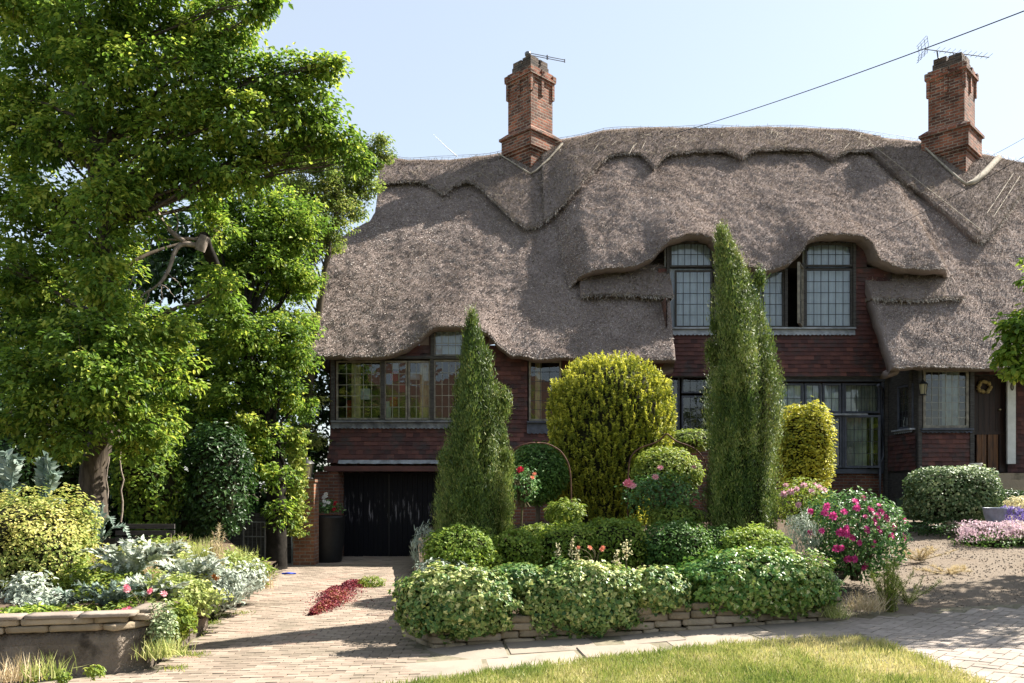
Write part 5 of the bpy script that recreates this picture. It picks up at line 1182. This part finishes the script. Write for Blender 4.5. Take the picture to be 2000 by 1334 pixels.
flower(bpy.data.objects['rose_bush.001'], at(1228, 944, 11.05), 'P_rose', .075)
mag = [(1582,1040),(1605,1037),(1640,1040),(1633,1071),(1645,1040),(1692,1035),(1665,1050),(1705,1062),(1717,1035),(1720,1000),(1717,988),(1670,980),(1686,973),(1648,1000),(1627,1008),(1610,1002),(1583,999),(1615,990),(1673,993),(1700,996),(1740,1047),(1758,1010),(1765,1016),(1744,1028),(1678,1060),(1653,1043),(1655,1091),(1668,1092),(1688,1106),(1643,1070),(1730,1012),(1764,1049),(1706,1018),(1690,1010),(1652,1032),(1712,1008)]
rosebush('magenta rose bush in full flower at the right end of the bed', 1670, 1040, 10.9, 92, 82, mag, 'P_magenta', 5600, fr=.05, size=.055)
pale = [(1535,948),(1545,960),(1556,955),(1570,948),(1590,945),(1600,952),(1560,985),(1558,987),(1577,995),(1530,965),(1610,958),(1585,960)]
rosebush('pale pink rose bush between the tall cypress and the magenta rose', 1570, 985, 11.9, 55, 48, pale, 'P_pale', 1900, leaf='L_light', fr=.05)
shrub('rosemary_bush', 'grey-green feathery bush at the foot of the magenta rose', 'bush', 1565, 1055, 10.6, 34, 52, M['L_silver'], 1700, .06, NEEDLE, lump=.3, core=False, up=.2, droop=-1.2, rnd=.5, vbias=-.25)
plume('fennel', 'tall wispy yellow-green fennel right of the right ivy mound', 'fennel', at(1738, 1195, 9.55), .62, 20, M['L_light'], .13)
plume('fennel', 'shorter wispy fennel at the path edge', 'fennel', at(1775, 1180, 9.8), .35, 8, M['L_grass'], .16)
tuft('grass_tuft', 'dry grass tuft at the right foot of the ivy wall', 'grass', at(1690, 1192, 9.4), 300, .2, .006, .5, M['L_dry'], .10)
tuft('grass_tuft', 'thin grass tuft in front of the right ivy mound', 'grass', at(1630, 1205, 9.2), 200, .16, .006, .6, M['L_grass'], .07)
plume('dry_weeds', 'patch of dry seed heads beside the gravel path', 'weeds', at(1795, 1095, 12.4), .22, 14, M['L_dry'], .25)
plume('dry_weeds', 'second dry clump spreading over the gravel', 'weeds', at(1850, 1125, 11.6), .12, 12, M['L_dry'], .28)
# spikes between box and ivy
def spike(name, label, cat, pts, mat, r, leaf=None, n=60):
    g = Geo(); P_ = []
    for (x, y0, y1, Y_) in pts:
        b0, b1 = at(x, y0, Y_), at(x, y1, Y_); g.tube([b0, b1], .008, 5, 1); tt = rng.random(n)[:, None]; P_.append(b0+(b1-b0)*(.35+.65*tt)+rng.normal(0, r, (n, 3)))
    P = np.concatenate(P_); A, B, Nn = frames(rdir(len(P)), rdir(len(P))+np.array([0, 0, .6])); Vv, Ff = inst(*LEAF, P, A, B, Nn, np.full(len(P), .035)); g.add(Vv, Ff, rng.random(len(P)*2), 0)
    return tag(g.build(name, [M[mat], M['stem']]), label, cat)
spike('flower_spike', 'yellow-topped green spikes standing in front of the box row', 'flower', [(1223,1112,1058,9.9),(1205,1115,1078,9.8)], 'P_cream', .022)
spike('flower_spike', 'slim cream flower spikes left of the yellow-topped ones', 'flower', [(1090,1110,1065,9.9),(1117,1110,1050,9.9),(1127,1110,1075,9.9)], 'P_cream', .014, n=40)
t = thing('salmon_flowers', 'sprawling plant with small salmon flowers before the box row', 'flower', at(1160, 1112, 9.85))
stems_geo(at(1160, 1112, 9.85), [at(x, y, 9.8) for x, y in ((1130,1070),(1150,1072),(1157,1070),(1177,1070),(1140,1088))], .006).build('stem', M['stem'], t)
for x, y in ((1130,1070),(1152,1070),(1178,1070),(1175,1074),(1135,1096)): flower(t, at(x, y, 9.78), 'P_salmon', .032)
shrub('rosemary_bush', 'silvery rosemary at the left end of the box row above the drive', 'bush', 830, 1072, 10.2, 28, 40, M['L_silver'], 900, .07, NEEDLE, lump=.35, core=False, up=.1, droop=-1.5, rnd=.5, vbias=-.15)
shrub('catmint', 'grey-leaved clump with a few lilac flowers above the left ivy mound', 'plant', 860, 1112, 9.5, 45, 20, M['L_silver'], 500, .05, lump=.3, core=False, vbias=-.2)
for x, y in ((884,1117),(893,1120),(940,1116)): flower(bpy.data.objects['catmint'], at(x, y, 9.2), 'P_lilac', .03)
# rusty garden arches
def arch(label, top, left, right, Y_, dbl=.05):
    g = Geo()
    for o in (0, dbl):
        pts = [at(x, y, Y_+o*1.5) for x, y in left+top+right]; g.tube(curve_pts(pts, 40), .012, 6)
    for x, y in (left+top+right)[1::2]: g.tube([at(x, y, Y_), at(x, y, Y_+dbl*1.5)], .006, 4)
    return tag(g.build('garden_arch', M['rust']), label, 'garden arch', 'rusty garden arches')
arch('rusty hoop arch over the dark clipped ball left of the yew', [(1010,872),(1040,864),(1070,866),(1095,880),(1110,903)], [(990,1010),(990,930),(993,890)], [(1115,930),(1116,1000)], 11.9)
arch('rusty ogee arch with pointed top left of the tall cypress', [(1236,885),(1250,874),(1272,868),(1288,862),(1298,850),(1302,846),(1307,850),(1318,862),(1335,867),(1355,874),(1370,888)], [(1226,1010),(1226,940),(1228,900)], [(1379,905),(1383,940),(1384,1010)], 11.9)
# ================================================================== right side
shrub('euonymus_hedge', 'square clipped variegated hedge below the porch bay', 'hedge', 1858, 966, 15.6, 73, 52, M['L_var'], 10500, .052, ROUND, box=2.0, lump=.08, deep=.2, rnd=.8)
shrub('ground_cover', 'dark low plants along the foot of the variegated hedge', 'plants', 1840, 1030, 15.0, 70, 14, M['L_dark'], 1500, .05, lump=.3, core=False)
g = Geo(); g.lathe(at(1906, 922, 17.6), [(.09, 0), (.12, .17), (.13, .19), (.11, .19), (.1, .15), (0, .15)], 14)
tag(g.build('flower_pot', M['white']), 'small white pot above the right end of the variegated hedge', 'pot')
g = Geo(); g.lathe(at(1943, 1022, 14.2), [(.13, 0), (.17, .14), (.19, .25), (.2, .27), (.18, .27), (.15, .22), (0, .22)], 18)
tag(g.build('flower_pot', M['greypot']), 'grey-blue glazed pot right of the variegated hedge', 'pot')
lav = shrub('lavender_bed', 'mass of pale mauve and lilac flowers at the right edge', 'flowers', 1948, 1040, 13.8, 75, 22, M['P_mauve'], 2600, .045, LEAF, depth=60, lump=.35, core=False, up=.1, droop=-1.5)
shrub('foliage_bed', 'green leaves under the mauve flowers at the right edge', 'plants', 1950, 1062, 13.8, 75, 26, M['L_boxd'], 2200, .05, depth=60, lump=.3)
shrub('lavender_bed', 'dark violet flower patch behind the mauve flowers', 'flowers', 1978, 1005, 14.2, 30, 16, petal('petal_violet', (.10, .06, .28), (.25, .2, .5)), 700, .04, lump=.3, core=False, up=.1, droop=-1.5)
shrub('cream_flowers', 'cream flower clump at the right edge below the steps', 'flowers', 1990, 982, 14.6, 26, 12, M['P_cream'], 600, .045, lump=.3, core=False)
shrub('foliage_bed', 'green plants beside the stone steps', 'plants', 1965, 968, 16.2, 40, 12, M['L_dark'], 1000, .06, lump=.3, core=False)
# green garden cart leaning by the porch
cb = at(1782, 1026, 16.3); t = thing('garden_cart', 'dark green garden cart with long handles parked under the porch bay', 'cart', cb)
g = Geo(); V = np.array([(0,0,.1),(.42,0,.1),(.42,.5,.1),(0,.5,.1),(-.05,-.08,.52),(.5,-.08,.52),(.5,.6,.52),(-.05,.6,.52)])+cb
g.add(V, [(0,3,2,1),(0,1,5,4),(1,2,6,5),(2,3,7,6),(3,0,4,7)]); g.build('tub', M['greenplastic'], t)
g = Geo(); 
for dx in (-.02, .46): g.tube([cb+np.array([dx, -.1, .0]), cb+np.array([dx, -.06, .45]), cb+np.array([dx+.03, .1, .95])], .018, 6)
g.tube([cb+np.array([.0, .1, .95]), cb+np.array([.5, .1, .95])], .018, 6); g.build('handle', M['bluegrey'], t)
for dx in (-.06, .48):
    g = Geo(); c = cb+np.array([dx, .35, .12]); th = np.linspace(0, 2*np.pi, 21); g.tube([c+np.array([0, .11*math.cos(a), .11*math.sin(a)]) for a in th], .025, 6); g.tube([c+np.array([-.02, 0, 0]), c+np.array([.03, 0, 0])], .05, 8); g.build('wheel', M['iron'], t)

# ================================================================== drive gate, pillar, tub
pb = at(598, 1075, 17.6); t = thing('brick_pillar', 'brick gate pillar carrying an old lantern at the back of the drive', 'pillar', (pb[0], pb[1], .0))
g = Geo(); g.box(pb[0]-.22, pb[0]+.22, pb[1]-.22, pb[1]+.22, -.05, wz(942, 17.4)); g.box(pb[0]-.25, pb[0]+.25, pb[1]-.25, pb[1]+.25, wz(942, 17.4)+.002, wz(936, 17.4)); g.build('shaft', M['pillar'], t)
lantern(t, at(599, 915, 17.5), .46, .27)
g = Geo(); P_ = at(588, 900, 17.2)
n = 1500; yy = rng.uniform(835, 1045, n); xx = 578+rng.normal(0, 10, n)-.06*(yy-900)*0+np.where(yy < 900, (900-yy)*.12, 0); Yv = 17.0+rng.normal(0, .12, n)
P = np.stack([(xx-CX)/F*Yv, Yv, EZ+(HY-yy)/F*Yv], -1); Vv, Ff = leaves_at(P, np.tile([0., -1, .2], (n, 1)), .085, IVY, droop=.9)
g.add(Vv, Ff, np.repeat(rng.random(n), 2)); g.tube(curve_pts([at(572,1060,17.1), at(576,980,17.1), at(582,900,17.1), at(590,840,17.1)], 12, .01), .015, 5, 1)
tag(g.build('climbing_ivy', [M['L_light'], M['stem']]), 'sunlit yellow-green ivy climbing beside the brick gate pillar', 'ivy')
tc = at(640, 1078, 18.2); tc[2] = .05; g = Geo(); g.lathe(tc, [(.30, 0), (.36, .5), (.38, 1.0), (.40, 1.05), (.36, 1.05), (.34, .95), (0, .95)], 20)
tag(g.build('water_butt', M['tub']), 'black round tub standing left of the garage door', 'tub')
t = thing('potted_flowers', 'white and red flowers growing out of the black tub', 'flowers', tc+np.array([0, 0, .96]))
c = tc+np.array([0, 0, 1.15]); n = 420; d = rdir(n); d[:, 2] = np.abs(d[:, 2]); P = c+d*rng.random((n, 1))**.5*np.array([.34, .3, .26]); Vv, Ff = leaves_at(P, d, .07, LEAF); Geo().add(Vv, Ff, np.repeat(rng.random(n), 2)).build('foliage', M['L_rose'], t)
for k in range(9): flower(t, c+np.array([rng.uniform(-.26, .1), -.25, rng.uniform(.12, .38)]), 'P_white', .055)
for k in range(3): flower(t, c+np.array([rng.uniform(.16, .32), -.28, rng.uniform(.0, .22)]), 'P_crimson', .05)
gp_ = at(500, 1078, 17.3); g = Geo(); x0, x1 = wx(476, 17.3), wx(518, 17.3); z1 = wz(1020, 17.3)
for x in (x0, x1): g.tube([(x, 17.3, .0), (x, 17.3, z1)], .018, 6)
for z in (z1, wz(1048, 17.3), .12): g.tube([(x0, 17.3, z), (x1, 17.3, z)], .014, 6)
for k in range(1, 5): g.tube([(x0+(x1-x0)*k/5, 17.3, .12), (x0+(x1-x0)*k/5, 17.3, z1)], .005, 4)
tag(g.build('garden_gate', plain('grey_metal', (.3, .3, .3), rough=.5, metal=.3, bmp=0)), 'small grey tubular gate in the shade left of the brick gate pillar', 'gate')
g = Geo()
for k in range(9): 
    x = wx(440, 17.9)+k*.16; g.box(x, x+.15, 17.9, 17.93, 0, wz(1000+rng.uniform(-3, 3), 17.9)-.0)
tag(g.build('wooden_fence', M['oak']), 'dark board fence in the shade behind the grey gate', 'fence')
g = Geo(); c = at(563, 1116, 15.6); c[2] = .085
for k in range(3): g.tube(curve_pts([c+np.array([-.12+.03*k, .02*k, 0]), c+np.array([0, -.04*k, .02]), c+np.array([.14-.02*k, .03, 0])], 8), .016, 6)
tag(g.build('blue_strap', M['bluecloth']), 'crumpled blue strap lying on the shaded drive', 'strap')
# bench in the shade behind the left bed
bc = at(275, 1092, 13.6); t = thing('garden_bench', 'dark slatted garden bench half hidden behind the left plants', 'bench', bc)
g = Geo(); 
for k in range(4): g.box(bc[0]-.55, bc[0]+.45, bc[1]-.2+k*.11, bc[1]-.2+k*.11+.09, bc[2]+.15, bc[2]+.18)
g.build('seat', M['oak'], t); g = Geo()
for k in range(3): g.box(bc[0]-.55, bc[0]+.45, bc[1]+.26, bc[1]+.29, bc[2]+.27+k*.11, bc[2]+.35+k*.11)
g.build('backrest', M['oak'], t)
for dx in (-.52, .38):
    for dy in (-.18, .22): Geo().box(bc[0]+dx, bc[0]+dx+.05, bc[1]+dy, bc[1]+dy+.05, bc[2]-.3, bc[2]+.149).build('leg', M['oak'], t)

# ================================================================== left bed
shrub('spirea_bush', 'large golden spirea bush at the left edge above the garden wall', 'spirea', 60, 1075, 9.6, 112, 108, M['L_spirea'], 14000, .046, lump=.34, up=.8, rnd=.8, deep=.45, droop=-.2)
shrub('laurel_bush', 'dark bush far left behind the end of the garden wall, outside the picture edge', 'bush', -220, 960, 13.0, 150, 130, M['L_dark'], 4000, .1, lump=.3)
shrub('spirea_bush', 'smaller golden spirea shoots right of the large bush', 'spirea', 150, 1040, 9.9, 40, 45, M['L_spirea'], 1500, .055, lump=.35, core=False, deep=.6)
CD = 'tall grey cardoons rising behind the spirea'
cardoon('cardoon', 'tall grey cardoon at the very left edge above the spirea', at(18, 985, 10.2), [((-.05,0,.62),.15),((.15,-.05,.5),.2),((-.25,0,.38),.15),((.25,-.1,.2),.12),((-.12,.1,.55),.1)], M['L_cardoon'], CD, .09)
cardoon('cardoon', 'tall grey cardoon with an open leafy head between spirea and tree trunk', at(88, 1000, 10.2), [((.03,0,.72),.1),((.22,-.1,.45),.15),((-.12,0,.42),.12),((.3,-.1,.05),.14),((.1,-.05,.62),.1),((-.05,.02,.66),.1)], M['L_cardoon'], CD, .085)
cardoon('cardoon', 'grey-green cardoon at the foot of the bare tree trunk', at(192, 1070, 10.8), [((.05,0,.55),.12),((.25,-.1,.3),.2),((-.25,-.1,.3),.18),((.42,0,.12),.22),((-.12,.1,.5),.1)], M['L_cardoon'], CD, .085)
SV = 'silver-leaved clumps in the left bed'
def fan(k, L, rise): return [((L*math.cos(a)*rng.uniform(.7, 1.1), -L*abs(math.sin(a))*.6*rng.uniform(.4, 1.1), rng.uniform(.25, .75)*L), rise*.4*rng.uniform(.5, 1.3)) for a in np.linspace(.1, 3.0, k)]
for x, y, Y_, L, lab in [(255,1130,9.3,.55,'silver feathery clump at the centre of the left bed'),(370,1150,9.6,.5,'silver feathery clump right of the central one'),(215,1185,8.6,.38,'blue-grey feathery clump hanging over the coping'),(150,1190,8.8,.32,'grey feathery clump over the middle of the coping'),(310,1105,10.4,.5,'silver feathery clump behind the pink flowers'),(300,1175,8.9,.42,'silver clump above the wall corner')]:
    cardoon('silver_plant', lab, at(x, y, Y_)+np.array([0, 0, -.02]), fan(13, L, .28 if y < 1160 else .16)+fan(10, L*.7, .4), M['L_silver'] if y < 1180 else M['L_cardoon'], SV, .078)
for x, y, Y_, rx, ry, lab, n in [(430,1150,10.0,45,42,'white woolly plants along the drive edge',1500),(480,1130,11.2,40,34,'white woolly plants farther along the drive edge',1200),(52,1165,8.8,42,45,'white woolly plants in front of the spirea at the left edge',1200),(395,1120,10.6,40,34,'pale woolly clump between silver plants and drive',900),(345,1185,9.0,28,26,'small white woolly clump at the wall corner',500)]:
    shrub('lambs_ear', lab, 'plants', x, y, Y_, rx, ry, M['L_silver'], n, .055, lump=.4, core=False, deep=.7, up=.4, droop=-.8, vbias=.05, group='white woolly clumps')
for x, y, Y_, rx, ry, lf, lab, n in [(330,1165,9.2,95,44,'L_grass','yellow-green leafy mass under the pink flowers',5200),(230,1165,9.0,70,38,'L_light','pale lime leaves between the spirea and the wall corner',2600),(290,1095,10.6,75,36,'L_grass','soft pale green planting behind the silver clumps',3000),(345,1215,8.5,30,34,'L_light','lime leaves tumbling over the wall corner beside the drive',1100),(60,1200,8.3,60,16,'L_box','green ground cover behind the left end of the coping',1300),(160,1200,8.35,45,15,'L_light','pale low leaves on the middle of the coping',900),(285,1212,8.35,32,22,'L_box','green leaves hanging over the right end of the coping',900),(90,1180,8.7,55,26,'L_silver','low silver foliage at the right foot of the white woolly plants',900),(170,1140,9.4,60,40,'L_light','lime green plants at the right foot of the spirea',1800),(420,1112,11.4,75,38,'L_grass','pale yellow-green planting at the back of the left bed',3600),(240,1195,8.5,36,22,'L_light','fresh green leaves under the pink geraniums',700),(110,1196,8.6,30,18,'L_box','bright green clump behind the coping',500),(320,1080,11.4,60,30,'L_light','mid green plants in front of the bench',1200),(495,1115,12.0,40,22,'L_light','low green plants at the drive edge near the shade',900)]:
    shrub('leafy_plants', lab, 'plants', x, y, Y_, rx, ry, M[lf], n, .055, lump=.35, core=False, deep=.7, up=.6, rnd=.9)
for x, y, Y_, nn, h, lf, lab in [(395,1110,11.0,420,.34,'L_grass','pale feathery grass at the back of the left bed'),(350,1095,11.6,200,.32,'L_dry','straw-coloured grass behind the silver plants'),(505,1150,12.0,380,.30,'L_dry','arching buff grass tuft at the drive edge'),(318,1280,8.05,420,.17,'L_grass','yellow-green grass tuft at the wall foot by the drive'),(470,1110,11.5,260,.26,'L_grass','thin grass stems near the end of the left bed'),(300,1135,9.9,200,.3,'L_dry','dry stems among the silver plants'),(25,1330,7.2,160,.2,'L_dry','dry weeds at the bottom left corner'),(90,1318,7.3,120,.16,'L_grass','green weeds at the foot of the left garden wall')]:
    tuft('grass_tuft', lab, 'grass', at(x, y, Y_), nn, h, .008, .38, M[lf], .09)
shrub('trailing_plant', 'variegated plant trailing over the corner of the left garden wall', 'plant', 318, 1225, 8.15, 26, 46, M['L_var'], 900, .04, lump=.35, core=False, deep=.6, vbias=.1)
plume('fennel', 'bronze-topped fennel in the left bed near the drive', 'fennel', at(425, 1130, 10.9), .72, 9, M['L_dry'], .07)
for x, y, Y_, h, nn, lf, lab in [(270,1165,9.0,.34,14,'L_silver','wispy silver plant behind the pink geraniums'),(360,1170,9.5,.36,14,'L_grass','wispy pale green plant between silver clumps and drive'),(440,1150,10.4,.32,12,'L_silver','wispy white plant near the drive edge'),(190,1150,9.2,.3,10,'L_silver','wispy grey plant right of the spirea'),(320,1140,10.0,.4,14,'L_light','wispy lime plant in the middle of the left bed'),(400,1130,10.8,.4,12,'L_grass','wispy straw-green plant at the back of the left bed')]:
    plume('wispy_plant', lab, 'plant', at(x, y+30, Y_), h, nn, M[lf], .22)
for x, y, rx, lab in [(60,1318,26,'weed clump at the foot of the left wall near the picture edge'),(185,1312,16,'weed clump at the foot of the left wall, middle'),(120,1322,18,'weed clump at the foot of the left wall between two others')]:
    shrub('weed_clump', lab, 'weeds', x, y, 7.35, rx, rx*.7, M['L_light'], 160, .04, lump=.4, core=False, deep=.7)
t = thing('geranium', 'pink geraniums along the coping of the left garden wall', 'flower', at(270, 1200, 8.5)); 
stems_geo(at(270, 1205, 8.5), [at(x, y, 8.4) for x, y in ((236,1195),(247,1193),(212,1203),(247,1150),(292,1157),(320,1160),(298,1160))], .005).build('stem', M['stem'], t)
for x, y, m_ in ((236,1195,'P_rose'),(243,1193,'P_rose'),(252,1190,'P_rose'),(231,1197,'P_rose'),(211,1203,'P_rose'),(247,1146,'P_rose'),(248,1152,'P_pink'),(292,1157,'P_pink'),(320,1160,'P_pink'),(294,1154,'P_rose')): flower(t, at(x, y, 8.3), m_, .036)
t = thing('bronze_flowers', 'rust-orange flower clump among the white plants by the drive', 'flower', at(420, 1145, 10.2))
stems_geo(at(420, 1150, 10.2), [at(x, y, 10.0) for x, y in ((410,1130),(418,1126),(425,1128))], .006).build('stem', M['stem'], t)
for x, y in ((408,1130),(417,1126),(425,1130),(402,1124)): flower(t, at(x, y, 9.6), 'P_bronze', .045)
# red sedum strip on the drive and the small plants behind it
n = 9500; u_ = rng.random(n); Yv = 11.0+u_*3.0; xc = np.interp(Yv, [11.0, 14.0], [wx(615, 11.), wx(695, 14.)]); wd = np.interp(u_, [0, .2, .8, 1], [.06, .17, .22, .1]); wd = wd*(1+.45*vnoise(np.stack([Yv*3, 0*Yv, 0*Yv], -1), 1.3, 4)); xc = xc+.07*vnoise(np.stack([Yv*2, 0*Yv+5, 0*Yv], -1), 1.1, 6); X_ = xc+rng.normal(0, 1, n)*wd*np.where(rng.random(n) < .08, 1.1, .55)
hgt = (.10+.05*vnoise(np.stack([X_, Yv, 0*Yv], -1), 7, 3))*np.exp(-((X_-xc)/wd)**2)+.01; P = np.stack([X_, Yv, gz(X_, Yv)+hgt*rng.random(n)**.5+.01], -1); Vv, Ff = leaves_at(P, unit(rdir(n)+np.array([0, 0, .8])), .024, ROUND, droop=-.6)
tag(Geo().add(Vv, Ff, np.repeat(np.clip(rng.normal(.45, .2, n)+.35*vnoise(np.stack([X_, Yv, 0*Yv], -1), 5, 9), 0, 1), 2)).build('red_sedum', M['L_sedum']), 'strip of crimson sedum growing through the middle of the drive', 'sedum')
shrub('cream_flowers', 'pale green plants at the far end of the red sedum strip', 'plants', 722, 1140, 13.8, 26, 12, M['L_light'], 600, .05, lump=.4, core=False, up=.4, droop=-1)
for i, (x, y) in enumerate([(415,1207),(390,1225),(383,1265),(360,1262),(432,1196),(475,1192),(348,1290)]):
    Y_ = 1.7*F/(y-HY); b0 = at(x, y, Y_); b0[2] = float(gz(b0[0], b0[1]))+.008
    tuft('weed', 'weed in the drive joints '+['beside the silver bed, near the trailing plant','second along the left drive edge from the wall corner','in the open drive below the wall corner','beside the grass tuft at the wall foot','by the white woolly plants','farthest up the drive','nearest the camera'][i], 'weed', b0, 90, .05, .008, .9, M['L_light'], .07, 'weeds in the joints of the drive')
# ================================================================== house across the road (seen only in the window panes)
oh = thing('brick_house', 'red brick house with hipped tile roof across the road', 'house', (-6, -24, 0))
Geo().box(-20, 6, -32, -24, -.2, 6.2).build('wall', M['soot'], oh)
V = [(-20.6,-32.6,6.201),(6.6,-32.6,6.201),(6.6,-23.4,6.201),(-20.6,-23.4,6.201),(-16,-28,11),(2,-28,11)]
Geo().add(V, [(0,4,5,1),(2,5,4,3)]).add(V, [(1,5,2),(3,4,0)]).build('roof', plain('red_roof', (.12,.07,.05), rough=.9), oh)
for x in (-17,-12,-7,-2,3):
    for z in (1.0, 4.0):
        w_ = Geo().box(x-.9, x+.9, -23.98, -23.93, z, z+1.5).build('window', M['white'], oh); Geo().box(x-.8, x+.8, -23.925, -23.91, z+.1, z+1.4).build('pane', M['tub'], w_)
for k, x in enumerate((-16, -9, -1, 8, 17)):
    tp = np.array([x, -18.0-(k % 2)*2, 0]); n = 2600; d = rdir(n); P = tp+np.array([0, 0, 5.2])+d*rng.random((n, 1))**.4*np.array([3.2, 3, 3.8])
    t = thing('roadside_tree', ['round tree across the road, farthest left', 'round tree across the road before the brick house', 'round tree across the road right of the brick house', 'round tree across the road second from the right', 'round tree across the road farthest right'][k], 'tree', tp, 'trees across the road')
    Geo().tube([tp, tp+np.array([0, 0, 5])], [.25, .12], 7).build('trunk', M['bark'], t); Vv, Ff = leaves_at(P, d, .5, LEAF); Geo().add(Vv, Ff, np.repeat(rng.random(n), 2)).build('crown', M['L_oak'], t)
# contrail
g = Geo(); g.tube([at(846, 262, 900.), at(872, 288, 900.), at(893, 306, 900.)], [.2, .5, .7], 8); o = g.build('contrail', plain('vapour', (.9, .9, .92), (.85, .86, .9), 1, 1, 0, bmp=0)); o['kind'] = 'structure'
# ================================================================== light, sky, camera
SUN_EL, SUN_AZ = math.radians(46), math.radians(25)          # azimuth measured from +X (right) towards +Y (behind the house)
s = np.array([math.cos(SUN_EL)*math.cos(SUN_AZ), math.cos(SUN_EL)*math.sin(SUN_AZ), math.sin(SUN_EL)])
from mathutils import Vector
ld = bpy.data.lights.new('sun', 'SUN'); ld.energy = 5.0; ld.angle = math.radians(.5); ld.color = (1, .94, .84)
lo = bpy.data.objects.new('sun', ld); COL.objects.link(lo); lo.rotation_euler = Vector(tuple(s)).to_track_quat('Z', 'Y').to_euler(); lo.location = (20, 15, 30)
w = bpy.data.worlds.new('World'); scene.world = w; w.use_nodes = True; nt = w.node_tree
sky = nt.nodes.new('ShaderNodeTexSky'); sky.sky_type = 'NISHITA'; sky.sun_disc = False; sky.sun_elevation = SUN_EL
sky.sun_rotation = math.atan2(s[0], s[1]); sky.dust_density = 1.0; sky.air_density = 1.0; sky.ozone_density = 1.0
bg = nt.nodes['Background']; hz = nt.nodes.new('ShaderNodeMix'); hz.data_type = 'RGBA'; hz.inputs[0].default_value = .55; nt.links.new(sky.outputs[0], hz.inputs[6]); hz.inputs[7].default_value = (2.95, 3.15, 3.22, 1); nt.links.new(hz.outputs[2], bg.inputs[0]); bg.inputs[1].default_value = .082
cam = bpy.data.cameras.new('camera'); co = bpy.data.objects.new('camera', cam); COL.objects.link(co)
co.location = (0, 0, EZ); co.rotation_euler = (math.pi/2, 0, 0)
cam.sensor_width = 36; cam.lens = 36*F/2000; cam.shift_y = (HY-667)/2000; cam.clip_start = .1; cam.clip_end = 3000
scene.camera = co
scene.view_settings.view_transform = 'Standard'; scene.view_settings.look = 'None'; scene.view_settings.exposure = 1.8; scene.view_settings.gamma = 1
scene.cycles.max_bounces = 8; scene.cycles.transparent_max_bounces = 12
